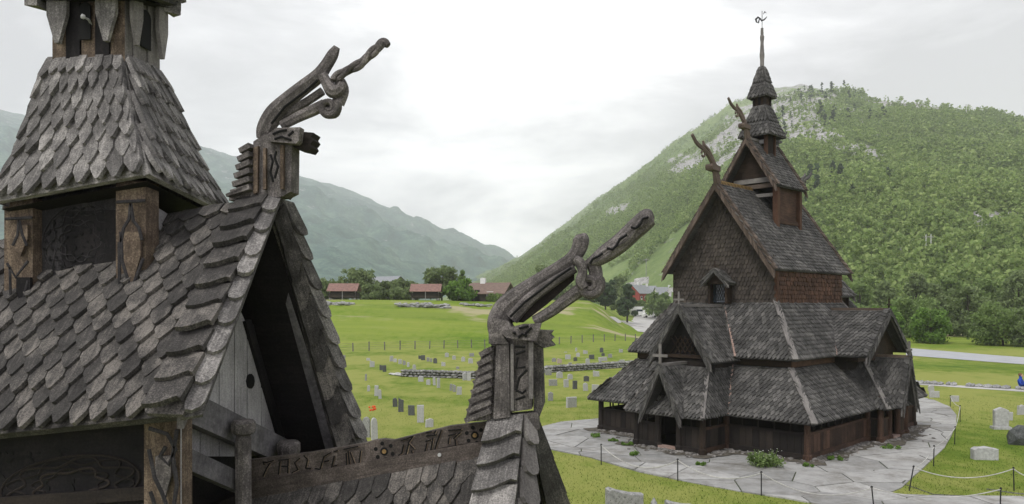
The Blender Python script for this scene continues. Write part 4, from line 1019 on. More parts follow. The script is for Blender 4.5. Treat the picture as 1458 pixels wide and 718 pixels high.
# lantern 3
PC=3.0
for sx_ in(-1,1):
    for sy in(-1,1): b=MB(); p=PC+sx_*.34;q=sy*.34; b.box(p-.06,p+.06,q-.06,q+.06,10.75,11.9); b.build('turret_post',M['shingle_red'],ch)
for (x0,x1,y0,y1) in((PC-.28,PC+.28,-.33,-.30),(PC-.28,PC+.28,.30,.33),(PC+.30,PC+.33,-.28,.28)):
    b=MB(); b.box(x0,x1,y0,y1,10.8,11.85); b.build('turret_panel',M['tar'],ch)
b=MB(); b.box(PC-.36,PC-.3,-.28,.28,11.35,11.5); b.build('turret_rail',M['pale'],ch)
def pyr(name,c,s0,s1,z0,z1_,cols,rows,mat='shingle'):
    for k in range(4):
        a=k*math.pi/2; cs,sn=round(math.cos(a)),round(math.sin(a))
        def L(x,y,z): return V((c+x*cs-y*sn,x*sn+y*cs,z))
        m=.45; sm_=lerp(s0,s1,.45)*.98; zm=lerp(z0,z1_,.45)
        b=MB(); shingle_bil(b,[L(-s0,-s0,z0),L(s0,-s0,z0),L(sm_,-sm_,zm),L(-sm_,-sm_,zm)],cols,rows,.03,'point',nrm=L(0,-1,.4)-V((c,0,0)),slab=.03)
        shingle_bil(b,[L(-sm_,-sm_,zm),L(sm_,-sm_,zm),L(s1,-s1,z1_),L(-s1,-s1,z1_)],cols,rows,.03,'point',nrm=L(0,-1,.4)-V((c,0,0)),slab=.03)
        b.build(name,M[mat],ch)
pyr('turret_roof',PC,.68,.25,11.62,12.9,7,4)
b=MB(); b.box(PC-.22,PC+.22,-.22,.22,12.7,13.4); b.build('upper_turret_wall',M['brown'],ch)
for (x,y) in((PC-.23,-.23),(PC+.23,-.23),(PC-.23,.23)): b=MB(); b.box(x-.04,x+.04,y-.04,y+.04,12.75,13.38); b.build('turret_post',M['tar'],ch)
b=MB(); b.box(PC-.24,PC-.2,-.05,.05,12.95,13.25); b.build('louvre_slot',M['black'],ch)
pyr('spire_roof',PC,.42,.09,13.22,14.5,5,4)
b=MB(); b.tube([(PC,0,z) for z in(14.3,14.75,14.9,15.0,15.1,15.5,15.62,15.72,15.78,16.06)],[.085,.08,.095,.10,.085,.065,.085,.09,.065,.055],8); b.build('spire_pole',M['grey'],ch)
b=MB(); b.tube([(PC,0,16.0),(PC,0,16.75)],.012,5); vn=b.build('vane_rod',M['iron'],ch)
b=MB(); vd=V((.7,-.714,0)) # vane blade direction
vp=[(-.22,16.30),(-.25,16.42),(-.16,16.50),(-.07,16.44),(-.02,16.36),(.08,16.40),(.20,16.52)]
b.tube([V((PC,0,z))+vd*x for x,z in vp],[.03,.04,.04,.03,.035,.03,.01],6,flat=.3,fdir=(.7,.714,0)); b.tube([V((PC,0,16.44))+vd*-.1,V((PC,0,16.28))+vd*-.15,V((PC,0,16.3))+vd*-.24],[.02,.03,.01],6)
b.tube([V((PC,0,z))+vd*x for x,z in((.05,16.62),(.11,16.72),(.17,16.66))],[.01,.025,.008],6)
b.build('weather_vane',M['iron'],ch)
# small carved dragons on the gables (lean out over the gable, snout up)
def sdragon(p0,z0,s,sg,mat='dragon'):
    def L(a,z,dq=0): return V((p0+sg*a*s,dq*s,z0+z*s))
    b=MB()
    b.tube([L(-.12,-.25),L(-.02,.15),L(.06,.42),L(.25,.68),L(.5,.86)],[.17*s,.16*s,.14*s,.12*s,.09*s],8,flat=.6,fdir=(0,1,0))
    for k in range(5): b.beam(L(-.24+k*.05,-.05+k*.14),L(-.02+k*.05,.02+k*.14),.14*s,.06*s)
    hd=b.build('dragon_neck',M[mat],ch)
    b=MB()
    b.tube([L(.45,.82),L(.72,.98),L(1.0,1.05),L(1.2,1.14),L(1.42,1.34)],[.09*s,.075*s,.075*s,.07*s,.06*s],7,flat=.7,fdir=(0,1,0))
    b.tube([L(.25,.75),L(.5,1.0),L(.74,1.12),L(.80,1.24)],[.07*s,.06*s,.055*s,.03*s],6)
    b.tube([L(.78+.10*math.cos(t),.84+.10*math.sin(t)) for t in[i*.8 for i in range(8)]],.035*s,6)
    b.build('snout',M[mat],hd)
    b=MB(); b.prism([L(-.05,.52,-.13),L(.42,.56,-.13),L(.46,.48,-.13),L(.42,.38,-.13),L(-.05,.36,-.13)],V((0,.26*s,0))); b.build('collar',M[mat],hd)
sdragon(-.5,9.45,1.15,-1,'rake_brown'); sdragon(1.78,11.42,1.0,-1,'rake_brown')
sdragon(6.1,9.45,1.0,1,'shingle'); sdragon(4.3,11.42,.6,1,'shingle')
# east end
b=MB(); b.box(5.58,8.0,-1.3,1.3,4.4,5.6); b.build('chancel_wall',M['brown'],ch)
gable('chancel',8.35,5.6,1.55,7.0,5.3,rows=10,w=.2,h=.2,wall='brown',walloff=.35,wallbot=4.5)
b=MB(); b.tube([(8.6,0,2.5),(8.6,0,5.0)],[1.3,1.3],16); b.build('apse_wall',M['brown'],ch)
b=MB()
for k in range(12):
    a0,a1=k*math.pi/6,(k+1)*math.pi/6
    shingle_bil(b,[(8.6+1.6*math.cos(a0),1.6*math.sin(a0),4.6),(8.6+1.6*math.cos(a1),1.6*math.sin(a1),4.6),(8.6+.1*math.cos(a1),.1*math.sin(a1),6.4),(8.6+.1*math.cos(a0),.1*math.sin(a0),6.4)],4,9,.03,nrm=(0,0,1))
b.build('apse_roof',M['shingle'],ch)
# ground around the church
ring=[]
off=.75
def offp(d): 
    return [(-2.08-d,4.15+d),(-2.08-d,1.32+d),(-3.6-d,1.32+d),(-3.6-d,-1.32-d),(-2.08-d,-1.32-d),(-2.08-d,-4.15-d),(2.85-d,-4.15-d),(2.85-d,-4.6-d),(5.35+d,-4.6-d),(5.35+d,-4.15-d),(7.66+d,-4.15-d),(7.66+d,4.15+d)]
b=MB(); o_=offp(.55); pts=[]
for i in range(nO):
    a=V((*o_[i],0));c_=V((*o_[(i+1)%nO],0)); m_=max(2,int((c_-a).length/.4))
    for k in range(m_):
        p=lerp(a,c_,k/m_)+V((random.uniform(-.22,.22),random.uniform(-.22,.22),0)); pts.append(c2w(p.x,p.y,.048))
b.quad(*pts); tag(b.build('stony_ground',M['earth']),kind='structure')
b=MB(); rr=random.Random(8); kk=0
for i in range(nO-2):
    a=V((*outl[i],0));c_=V((*outl[(i+1)%nO],0)); L=(c_-a).length; d=(c_-a)/L; nn=V((d.y,-d.x,0)); mid=(a+c_)/2
    if (mid+nn*.3-V((2.8,0,0))).length<(mid-V((2.8,0,0))).length: nn=-nn
    for k in range(int(L*26)):
        s=rr.uniform(0,L); t=abs(rr.gauss(0,.32)); p=a+d*s+nn*(t-.02); w_=c2w(p.x,p.y,.05)
        r=rr.uniform(.03,.085)*(1.4 if t<.15 else 1); b.rock(w_,r,1,(1.3,1,.55),kk,rr.uniform(0,6)); kk+=1
tag(b.build('foundation_rubble',M['rubble']),'loose grey rubble along the foot of the church walls','rubble',None,'stuff')
# weeds
def weed(px,py,w,h,n,label,fl=False,mat='leaf'):
    p=hit(px,py,.04); t=thing('weed_clump',label,'plant',tuple(p),0,'weeds on the paving')
    k=max(5,int(n/60)); cs=[(rng.uniform(-w,w)*.8,rng.uniform(-w,w)*.4,h*rng.uniform(.15,.75)) for _ in range(k)]
    quads_mesh('leaves',leafcloud(cs,[w*.3]*k,n,.035),M[mat],t)
    b=MB()
    for c in cs: b.tube([(c[0]*.4,c[1]*.4,0),c],.008,4)
    b.build('stem',M['leaf_dark'],t)
    if fl:
        b=MB()
        for _ in range(46): b.rock((rng.uniform(-w,w)*1.0,rng.uniform(-w,w)*.4,h*rng.uniform(.3,1.25)),.014,1,(1,1,.6),_)
        b.build('blossom',M['flower'],t)
        b=MB()
        for _ in range(12): x=rng.uniform(-w,w)*.8; b.tube([(x*.6,0,h*.4),(x,rng.uniform(-.1,.1),h*rng.uniform(.8,1.3))],.007,4)
        b.build('flower_stalk',M['leaf'],t)
weed(1089,664,.55,.42,1500,'large flowering weed clump with white blossoms against the church wall',True)
for px,py,w,lab in((848,622,.35,'low green weeds beside the leftmost church post'),(872,628,.22,'small weed tuft left of the church porch'),(892,634,.22,'small weed tuft below the left porch post'),(905,648,.3,'small dry weed tuft on the slabs before the porch'),(998,663,.2,'tiny weed tuft right of the porch doorstep'),(1268,638,.35,'low grass tuft below the right church porch'),(1148,664,.2,'small weed tuft at the near corner of the church'),(1190,655,.25,'small weed tuft by the rust red wall')): weed(px,py,w,.09,260,lab,mat='leaf_bright')
#@@NEAR
M['carved']=weathered('dark_carved_wood',(.006,.006,.007),(.028,.026,.028),(.09,.083,.083),fine=26,patch=8,isl=.1)
# ================================================================== THE CLOSE ROOF (left foreground)
near=thing('stave_church','weathered shingled church roof close up on the left, with rune board and two dragon heads','church',(-2.0,5.6,0),0,None,True)
Rg=V((.975,-.22,0)); Tg=V((.1,.995,0))
def yr(px):
    k=(px-729)/F; s=(6.25*k+3.24)/(.975+.22*k); return 6.25-.22*s
def WR(px,py,dt=0):
    k=(px-729)/F; ox,oy=-3.24+Tg.x*dt,6.25+Tg.y*dt
    s=(k*oy-ox)/(Rg.x-k*Rg.y); return W(px,py,oy+Rg.y*s)
B=MB
# ---- turret roof (pyramid)
N0=W(212,247,5.5);L0=W(-10,288,5.8);R0=W(322,303,6.7);K0=L0+R0-N0
N1=W(176,80,5.95);L1=W(72,84,6.05);R1_=W(226,102,6.35);K1=L1+R1_-N1
cen=(N0+K0)/2
def mid(a,b,f=.45,inn=.06):
    m=lerp(a,b,f); c=V((cen.x,cen.y,m.z)); return lerp(m,c,inn)
for (a,b,c,d,cols) in((L0,N0,N1,L1,9),(N0,R0,R1_,N1,9),(R0,K0,K1,R1_,9),(K0,L0,L1,K1,9)):
    am,bm_=mid(a,d),mid(b,c); mb=B(); nrm=((a+b)/2-V((cen.x,cen.y,a.z)))+V((0,0,.4))
    q1=[a,b,bm_,am]; q2=[am,bm_,c,d]; n1=(b-a).cross(am-a).normalized(); n1=n1 if n1.dot(nrm)>0 else -n1; n2=(bm_-am).cross(d-am).normalized(); n2=n2 if n2.dot(nrm)>0 else -n2
    def loc(x,y,z):
        f=sstep(y,.25,.65); p=bil(q1,x,min(1,y/.45)) if y<.45 else bil(q2,x,(y-.45)/.55)
        return p+lerp(n1,n2,f)*z
    for r in range(7):
        y=r/7-.01
        for c_ in range(cols+(r%2)):
            x0=max(0,(c_-.5*(r%2))/cols); x1=min(1,(c_+1-.5*(r%2))/cols); w=x1-x0
            one_shingle(mb,loc,'point',x0+w*.03,x1-w*.03,y+random.uniform(-.02,.012),min(1,y+1.9/7),.034,random.uniform(-.1,.5)*.035)
    mb.prism([p-n1*.004 for p in q1],-n1*.04); mb.prism([p-n2*.004 for p in q2],-n2*.04)
    mb.build('turret_roof',M['shingle_near'],near)
mb=B(); s_=V((0,0,-.05)); mb.quad(*[lerp(p,V((cen.x,cen.y,p.z)),.06)+s_ for p in(L0,N0,R0,K0)]); mb.build('eave_soffit',M['tar_plain'],near)
# ---- upper turret box
def ins(p,f): return lerp(p,V((cen.x,cen.y,p.z)),f)
A1=W(74,100,6.0);A2=W(178,96,5.93);A3=W(228,120,6.35);A4=A1+A3-A2; hh=V((0,0,.75))
for (p,q,nm) in((A1,A2,'front'),(A2,A3,'side'),(A3,A4,'b'),(A4,A1,'c')):
    d=(q-p); L=d.length; d/=L; n=d.cross(V((0,0,1))); n=n if (p-V((cen.x,cen.y,p.z))).dot(n)>0 else -n
    n.z=0
    for i in range(5):
        mb=B(); a=p+d*(L*i/5+.004)-V((0,0,.12)); b=p+d*(L*(i+1)/5-.004)-V((0,0,.12)); f=n*(.012 if i%2 else 0)
        mb.prism([a+f,b+f,b-n*.05,a-n*.05],hh); mb.build('turret_board',M['tan'] if nm=='front' and i%2==0 else M['grey'] if nm=='side' else M['tar_plain'],near)
    if nm in('front','side'):
        for cx_ in((.16,.82) if nm=='front' else (.12,.85)):
            w=.17*L*1.0; c=p+d*L*cx_+n*.045; z=lambda t: V((0,0,t+.165))
            mb=B(); mb.prism([c-d*w*.8+z(.5),c+d*w*.8+z(.5),c+d*w*.8+z(.24),c+d*w*.16+z(.02),c-d*w*.16+z(.02),c-d*w*.8+z(.24)],n*.035); mb.build('pointed_board',M['shingle_near'] if nm=='front' else M['grey'],near)
        c=p+d*L*.49+n*.02+V((0,0,.17)); mb=B(); w=.045 if nm=='front' else .06
        mb.prism([c+d*(w*math.cos(t))+V((0,0,.30+w*math.sin(t))) for t in[math.pi*k/6 for k in range(7)]]+[c-d*w+V((0,0,.05)),c+d*w+V((0,0,.05))],n*.012); mb.build('louvre_slot',M['black'],near)
mb=B(); q=W(118,24,5.86); mb.tube([W(130,35,5.95),W(126,28,5.9),q],[.008,.01,.008],6); mb.rock(q,.022,1,(1,1,1),3); mb.build('lamp_bracket',M['pale_stone'],near)
# spire roof above the turret
E1_=W(40,-6,5.9);E2_=W(190,-14,5.68);E3_=W(254,8,6.35);E4_=E1_+E3_-E2_; ap=V((cen.x,cen.y,E1_.z+1.5))
def ap4(k): return [ap+Rg*-.1+Tg*-.1,ap+Rg*.1+Tg*-.1,ap+Rg*.1+Tg*.1,ap+Rg*-.1+Tg*.1][k]
es=[E1_,E2_,E3_,E4_]
for k in range(4):
    mb=B(); a,b=es[k],es[(k+1)%4]; shingle_bil(mb,[a,b,ap4((k+1)%4),ap4(k)],7,7,.04,'point',nrm=(a+b)/2-V((cen.x,cen.y,a.z))+V((0,0,.3)),slab=.05); mb.build('spire_roof',M['shingle_near2'],near)
mb=B(); mb.quad(*[ins(e,.08)+V((0,0,-.03)) for e in es]); mb.build('eave_soffit',M['tar_plain'],near)
for e,k in((E3_,.9),(E1_,.7)): mb=B(); mb.prism([ins(e,-.04)+V((0,0,-.08)),ins(e,.16)+Tg*.07+V((0,0,-.08)),ins(e,.16)-Tg*.07+V((0,0,-.08))],(0,0,.1)); mb.build('eave_corner_board',M['shingle_near'],near)
# ---- turret body below the pyramid
P1=W(190,300,5.75);P2=W(28,330,5.98);P3=W(262,300,6.55);P4=P2+P3-P1
def zset(p,z): return V((p.x,p.y,z))
ztop=5.72
core=[lerp(p,V((cen.x,cen.y,p.z)),.08) for p in(P2,P1,P3,P4)]
mb=B(); mb.prism([zset(p,4.3) for p in core],(0,0,ztop-4.3)); mb.build('turret_core',M['tar_plain'],near)
dF=(P1-P2).normalized(); nF=V((dF.y,-dF.x,0)).normalized()
if nF.y>0: nF=-nF
def post(pxa,pxb,yt,yb0,yb1,Y,name,mat,side=True):
    a=W(pxa,yt,Y)-V((0,0,0));b=W(pxb,yt,Y)
    mb=B(); q=[W(pxa,yb0,Y+.03),W(pxb,yb1,Y),W(pxb,yt,Y),W(pxa,yt,Y+.03)]; mb.prism(q,V((.03,.14,0))); return mb.build(name,M[mat],near)
pa=post(165,208,258,446,444,5.66,'corner_post','tan')
pb=post(6,47,282,470,468,5.88,'corner_post','tan')
def carve(par,pts_list,Y,mat='tar_plain',r=.011,dz=0):
    mb=B()
    for pl in pts_list: mb.tube([W(x,y,Y) for x,y in pl],r,6,flat=.6,fdir=(0,1,0))
    return mb.build('carving',M[mat],par)
def spear(par,cx_,y0,y1,w,Y,mat):
    mb=B(); mb.prism([W(cx_-w,y0,Y),W(cx_+w,y0,Y),W(cx_+w,lerp(y0,y1,.45),Y),W(cx_+w*.15,y1,Y),W(cx_-w*.15,y1,Y),W(cx_-w,lerp(y0,y1,.45),Y)],(0,.03,0)); return mb.build('carved_shield',M[mat],par)
spear(pa,186,330,405,14,5.62,'tan'); spear(pb,27,320,365,12,5.84,'tan'); spear(pb,33,395,440,10,5.84,'tar_plain')
carve(pa,[[(166,288),(207,286)],[(186,290),(184,312),(176,325),(172,345)],[(186,290),(190,315),(198,325),(202,342)],[(172,330),(174,372),(184,405),(190,405),(204,368)],[(170,345),(170,430)]],5.62,'carved',.013)
carve(pb,[[(7,312),(46,310)],[(27,313),(25,335),(18,350)],[(27,313),(32,335),(38,350)],[(10,375),(22,395),(40,372)],[(14,380),(16,460)],[(40,400),(30,440),(40,462)]],5.84,'carved',.012)
mb=B(); mb.prism([W(208,258,5.68),W(217,262,5.8),W(217,440,5.8),W(208,445,5.68)],(-.02,.05,0)); mb.build('post_side',M['grey'],near)
# carved panel
qp=[W(47,436,5.98),W(166,412,5.84),W(166,262,5.84),W(47,284,5.98)]
mb=B(); mb.prism(qp,V((0,.05,0))); pnl=mb.build('carved_panel',M['carved'],near)
def onp(x,y): # pixel -> panel plane slightly proud
    return W(x,y,lerp(5.98,5.84,(x-47)/119)-.012)
def knot(name,cx_,cy_,rx,ry,par,fn,r,mat,sq=1):
    mb=B()
    for (m,n_,ph,sc_) in((1,0,0,1.06),(1,6,0,.86),(1,6,3.14,.86),(1,5,.4,.52),(1,5,3.5,.52)):
        pts=[]
        for i in range(97):
            t=2*math.pi*i/96; rr_=sc_*(1+.17*math.sin(n_*t*1.0+ph) if n_ else 1); x=cx_+rx*rr_*math.cos(t*m if n_ else t)*(.98); y=cy_+ry*rr_*math.sin(t*m if n_ else t)
            y+= -(x-cx_)*.12; pts.append(fn(x,y))
        mb.tube(pts,r,5,flat=.8,fdir=(0,1,0),cap=False)
    return mb.build(name,M[mat],par)
knot('knotwork_carving',114,343,52,50,pnl,onp,.005,'carved')
mb=B(); rr=random.Random(2)
for (d_,n_) in((.22,5),(.42,9),(.62,13),(.82,17),(1.0,21)):
  for i in range(n_):
    t=6.283*(i+rr.uniform(-.2,.2))/n_; d=d_*rr.uniform(.94,1.04); x=114+50*d*math.cos(t); y=343+47*d*math.sin(t)-(50*d*math.cos(t))*.12
    a=t+1.57+rr.choice((-.7,.7,0)); w=rr.uniform(2.6,5.2); h=rr.uniform(1.3,2.4)
    mb.prism([onp(x+w*math.cos(a+k)*(1 if k%3.14<.1 else h/w),y+w*math.sin(a+k)*(1 if k%3.14<.1 else h/w)) for k in(0,1.57,3.14,4.71)],(0,-.004,0))
mb.build('hole_shade',M['black'],pnl)  # black chips on the surface paint the shade inside the openwork
mb=B(); mb.prism([W(47,436,5.92),W(167,410,5.78),W(167,388,5.78),W(47,412,5.92)],V((0,.06,0))); mb.build('panel_sill',M['tan'],near)
# side beams seen past the turret
mb=B(); mb.prism([W(215,326,5.85),W(252,345,6.55),W(252,318,6.55),W(215,296,5.85)],V((.04,.05,0))); mb.build('side_beam',M['pale'],near)
mb=B(); mb.beam(WR(150,395,0),WR(330,338,0),.09,.12); mb.beam(WR(200,352,0)+V((0,0,.03)),WR(335,326,0),.05,.14); mb.build('ridge_beam',M['runewood'],near)
# ---- upper gabled roof
Aap=WR(386,284); Be=W(262,590,4.65); El=W(-160,634,5.2); Rl=V((-3.24,6.25,0))-Rg*1.9; Rl.z=5.45
mb=B(); shingle_bil(mb,[El,Be,Aap,Rl],17,13,.03,'point',nrm=(0,-.6,.8),slab=.06,ov=1.75,jit=.6)
mb.build('upper_roof',M['shingle_near2'],near)
Ce=W(512,672,7.0); Cl=Ce-Rg*4.2
mb=B(); shingle_bil(mb,[Ce,Cl,Rl,Aap],14,12,.04,'point',nrm=(0,.6,.8),slab=.07); mb.build('upper_roof',M['shingle_near2'],near)
mb=B(); nn_=(Cl-Ce).cross(Rl-Ce).normalized(); nn_=nn_ if nn_.z<0 else -nn_
mb.prism([Ce+nn_*.075,Cl+nn_*.075,Rl+nn_*.075,Aap+nn_*.075-Rg*.02],nn_*.02); mb.build('soffit_shade_sheet',M['tar_plain'],near)  # dark sheet added to paint the shade under the far slope
# rake shingles near side
def rake(a0,a1,w0,w1,rows,th,mat,par,nrm,name='rake_shingle',slab=.03,shape='curve'):
    mb=B(); shingle_bil(mb,[a0,a0+w0,a1+w1,a1],1,rows,th,shape,nrm=nrm,slab=slab,off=False,ov=1.35); return mb.build(name,M[mat],par)
up=V((0,-.02,.035))
mb=B(); mb.prism([Be+V((0,0,-.09)),Be,Aap,Aap+V((0,0,-.14))],-Rg*.05); br1=mb.build('barge_board',M['grey'],near)
q=[W(208,588,4.55),W(260,590,4.55),WR(388,282)-Tg*.05,WR(342,288)-Tg*.05]
mb=B(); shingle_bil(mb,[q[1],q[0],q[3],q[2]][0:0] or [q[0],q[1],q[2],q[3]],1,10,.045,'curve',nrm=(0,-.6,.7),slab=.03,off=False,ov=1.25); mb.build('rake_shingle',M['shingle_near2'],br1)
q=[W(257,595,4.60),W(289,590,4.66),WR(402,284)-Tg*.02,WR(382,280)-Tg*.04]
mb=B(); shingle_bil(mb,q,1,9,.04,'round',nrm=(.8,-.5,.2),slab=.03,off=False,ov=1.25); mb.build('rake_shingle',M['shingle_near'],br1)
# far rake: board and stepped shingles
mb=B(); f0=W(478,668,6.85);f1=WR(384,318);g0=W(520,668,6.95);g1=WR(398,286)
mb.prism([f0,g0,g1,f1],-Rg*.05); br2=mb.build('barge_board',M['plank'],near)
mb=B(); shingle_bil(mb,[W(484,668,6.8),W(516,668,6.92),WR(404,290),WR(388,310)],1,9,.045,'curve',nrm=(.9,-.45,0),slab=.02,off=False,ov=1.3); mb.build('rake_shingle',M['shingle_near2'],br2)
mb=B(); shingle_bil(mb,[W(505,655,6.9),W(522,650,7.05),WR(410,288)+Tg*.03,WR(396,284)],1,10,.05,'round',nrm=(.7,.2,.6),slab=.03,off=False,ov=1.3); mb.build('rake_shingle',M['shingle_near'],br2)
mb=B(); mb.prism([WR(382,300),WR(396,300),WR(396,270),WR(382,270)],-Rg*.15); mb.build('apex_block',M['shingle_near'],near)
# gable wall of vertical planks, inset
def IN(px,py,dt=0):  # plane inset .5 m behind the gable plane : contains Tg direction
    O=Aap-Rg*(.28-dt); k=(px-729)/F  # solve O + Tg*s with x/y=k
    s=(k*O.y-O.x)/(Tg.x-k*Tg.y); return W(px,py,O.y+Tg.y*s)
gm=B()
pl=[(250,600),(282,560),(300,478),(322,396),(335,410),(356,470),(378,545),(407,632)]
for i in range(9):
    pass
lines=[(250,285),(285,312),(312,334),(334,352),(352,372),(372,392),(392,412)]
def ytop_(x): return np.interp(x,[240,285,318,352,412],[640,520,395,462,642])
for i,(x0,x1) in enumerate(lines):
    mb=B(); mb.prism([IN(x0+.6,650),IN(x1-.6,650),IN(x1-.6,float(ytop_(x1))),IN(x0+.6,float(ytop_(x0)))],Rg*-(.04+.008*(i%2))); mb.build('gable_plank',M['pale'],near)
mb=B(); mb.prism([IN(357+8*math.cos(t)*.75,543+11*math.sin(t),.006) for t in[k*.628 for k in range(10)]],Rg*-.012); mb.build('knot_hole',M['black'],near)
mb=B(); mb.prism([IN(350,458,.03),IN(358,455,.03),IN(411,640,.03),IN(403,642,.03)],-Rg*.05); mb.build('gable_trim',M['tar_plain'],near)
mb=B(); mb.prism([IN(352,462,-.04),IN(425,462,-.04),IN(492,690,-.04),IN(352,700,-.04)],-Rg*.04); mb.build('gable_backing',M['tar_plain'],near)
mb=B(); mb.prism([IN(400,662,.05),IN(490,655,.05),IN(480,620,.05),IN(398,630,.05)],-Rg*.05); mb.build('tie_beam',M['plank'],near)
# front beams
def FB(px,py,d=.0): return IN(px,py,.12+d)
mb=B(); mb.prism([FB(266,600),FB(420,668),FB(414,628),FB(284,562),FB(266,572)],-Rg*.09); mb.build('front_beam',M['plank'],near)
mb=B(); mb.prism([FB(266,668,.03),FB(350,704,.03),FB(350,676,.03),FB(266,636,.03)],-Rg*.08); mb.build('front_beam',M['plank'],near)
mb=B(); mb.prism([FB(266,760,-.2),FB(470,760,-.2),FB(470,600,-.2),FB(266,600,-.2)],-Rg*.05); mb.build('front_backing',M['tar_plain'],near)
def baluster(x0,x1,yt,yb,d):
    cxm=(x0+x1)/2; c=lambda y,dd=0: FB(cxm,y,d+dd)
    r=(x1-x0)/2/F*c(yt).y; mb=B()
    mb.tube([c(yb),c(yt+26),c(yt+22),c(yt+18),c(yt+12),c(yt+4),c(yt)],[r*.85,r*.85,r*.7,r*1.2,r*1.3,r*1.3,r*1.0],10); mb.build('baluster',M['dragon'],near)
baluster(333,360,598,720,.1); baluster(398,424,628,680,.12)
# corner post with carving
mb=B(); mb.prism([W(205,1200,4.98),W(258,1200,4.86),W(258,588,4.86),W(205,598,4.98)],V((.02,.12,0))); cp=mb.build('corner_post',M['tan'],near)
mb=B(); mb.prism([W(257,1200,4.85),W(268,1200,4.95),W(268,590,4.95),W(257,590,4.85)],V((0,.05,0))); mb.build('post_side',M['pale'],near)
carve(cp,[[(212,610),(238,618),(250,640),(240,662),(228,650),(236,636)],[(252,612),(246,650),(252,690),(246,730)],[(212,640),(220,680),(232,705),(244,740)],[(214,700),(224,730),(220,760)]],4.84,'carved',.014)
spear(cp,232,650,712,11,4.84,'dragon')
# dark carved wall under the eave
mb=B(); wl=[W(-200,900,5.42),W(206,900,5.02),W(206,600,5.02),W(-200,640,5.42)]; mb.prism(wl,V((0,.06,0))); pw=mb.build('carved_wall',M['tar_plain'],near)
mb=B(); mb.prism([W(-200,742,5.36),W(206,712,4.98),W(206,694,4.98),W(-200,724,5.36)],V((0,.03,0))); mb.build('wall_moulding',M['tar'],pw)
mb=B(); rr=random.Random(4)
def onw(x,y): return W(x,y,lerp(5.42,5.02,(x+200)/406)-.01)
for i in range(34):
    x=rr.uniform(-5,200); y=rr.uniform(640,716)-x*.04; a=rr.uniform(0,3.14); w=rr.uniform(3,7); h=rr.uniform(1.5,3.5)
    mb.prism([onw(x+math.cos(a)*w,y+math.sin(a)*w),onw(x-math.sin(a)*h,y+math.cos(a)*h),onw(x-math.cos(a)*w,y-math.sin(a)*w),onw(x+math.sin(a)*h,y-math.cos(a)*h)],(0,-.004,0))
mb.build('hole_shade',M['black'],pw)  # surface chips in black, painting shade as if the wall were pierced
knot('knotwork_carving',100,690,95,38,pw,onw,.009,'tar')
# body below (out of sight from here, but real)
mb=B(); b0=[W(206,900,5.1),W(-260,900,5.5)]; 
q=[V((-4.9,5.3,0)),V((-2.35,4.95,0)),V((-1.9,7.3,0)),V((-4.5,7.6,0))]; mb.prism(q,(0,0,3.5)); mb.build('lower_wall',M['tar'],near)
# ---- main ridge: rune board
def rb(px,f): # f 0 bottom..1 top of whole board ; returns pixel y
    top=np.interp(px,[342,440,520,540,560,600,640,690],[657,645,631,625,627,617,607,601]); bot=np.interp(px,[340,690],[718,652]); return float(lerp(bot,top,f))
xsb=[342,380,410,440,480,520,532,545,560,600,640,692]
mb=B()
for i in range(len(xsb)-1):
    a,b=xsb[i],xsb[i+1]
    mb.prism([WR(a,rb(a,.48)),WR(b,rb(b,.48)),WR(b,rb(b,1)),WR(a,rb(a,1))],Tg*.06)
rbo=mb.build('rune_board',M['runewood'],near)
mb=B(); mb.prism([WR(342,rb(342,0),-.02),WR(692,rb(692,0),-.02),WR(692,rb(692,.47),-.02),WR(342,rb(342,.47),-.02)],Tg*.10); lb=mb.build('ridge_board',M['runewood'],near)
mb=B(); c=WR(625.5,648,-.03); mb.tube([c,c+Tg*.01],.014,10); mb.build('peg_hole',M['pale_stone'],lb)
def strokes(ox,oy,sc_,sl,par,name='letter_cut_shade'):
    mb=B()
    for s in sl:
        for (x0,y0),(x1,y1) in zip(s[:-1],s[1:]):
            a=WR(ox+x0/sc_,oy+y0/sc_,-.004); b=WR(ox+x1/sc_,oy+y1/sc_,-.004); mb.beam(a,b,.008,.017,up=tuple(Tg))
    mb.build(name,M['black'],par)  # black strokes sit proud and paint the shadow of incised letters
    mb=B()
    for s in sl:
        for (x0,y0),(x1,y1) in zip(s[:-1],s[1:]):
            a=WR(ox+(x0+14)/sc_,oy+(y0+3)/sc_,-.002); b=WR(ox+(x1+14)/sc_,oy+(y1+3)/sc_,-.002); mb.beam(a,b,.006,.009,up=tuple(Tg))
    mb.build('lit_cut_edge',M['tan'],par)  # paler offset strokes paint the lit lower edge of each cut
for g in [[[(200,225),(240,232),(320,210)],[(280,240),(240,300),(200,390)],[(200,225),(215,260)]],
 [[(395,215),(378,370)],[(490,205),(485,355)],[(415,275),(485,278)],[(380,205),(500,195)]],
 [[(620,185),(565,235),(605,315),(535,350)]],[[(670,152),(715,195),(692,300),(755,302)]],
 [[(980,118),(900,165),(858,312),(800,302)],[(905,222),(960,212)]],[[(1060,92),(1015,108)],[(1022,155),(990,290)],[(1010,275),(1055,262)]],
 [[(1130,80),(1300,45)],[(1160,120),(1165,275)],[(1205,110),(1255,245)],[(1325,95),(1305,255)],[(1180,95),(1200,250)]]]: strokes(350,630,8.1,g,rbo)
for g in [[[(440,268),(500,250),(562,222),(512,292),(572,352)],[(465,310),(445,400),(412,418)],[(515,300),(485,425)],[(545,370),(556,402)]],
 [[(695,185),(755,176)],[(695,222),(803,210)],[(690,278),(745,262)],[(795,165),(775,200)],[(850,158),(802,290),(782,372)],[(765,240),(742,372)],[(700,300),(680,392)]],
 [[(922,165),(1055,152)],[(925,218),(1000,200)],[(1042,185),(975,248)],[(928,240),(922,300)],[(990,262),(1002,340)],[(922,352),(1000,345)]]]: strokes(510,590,7.18,g,rbo)
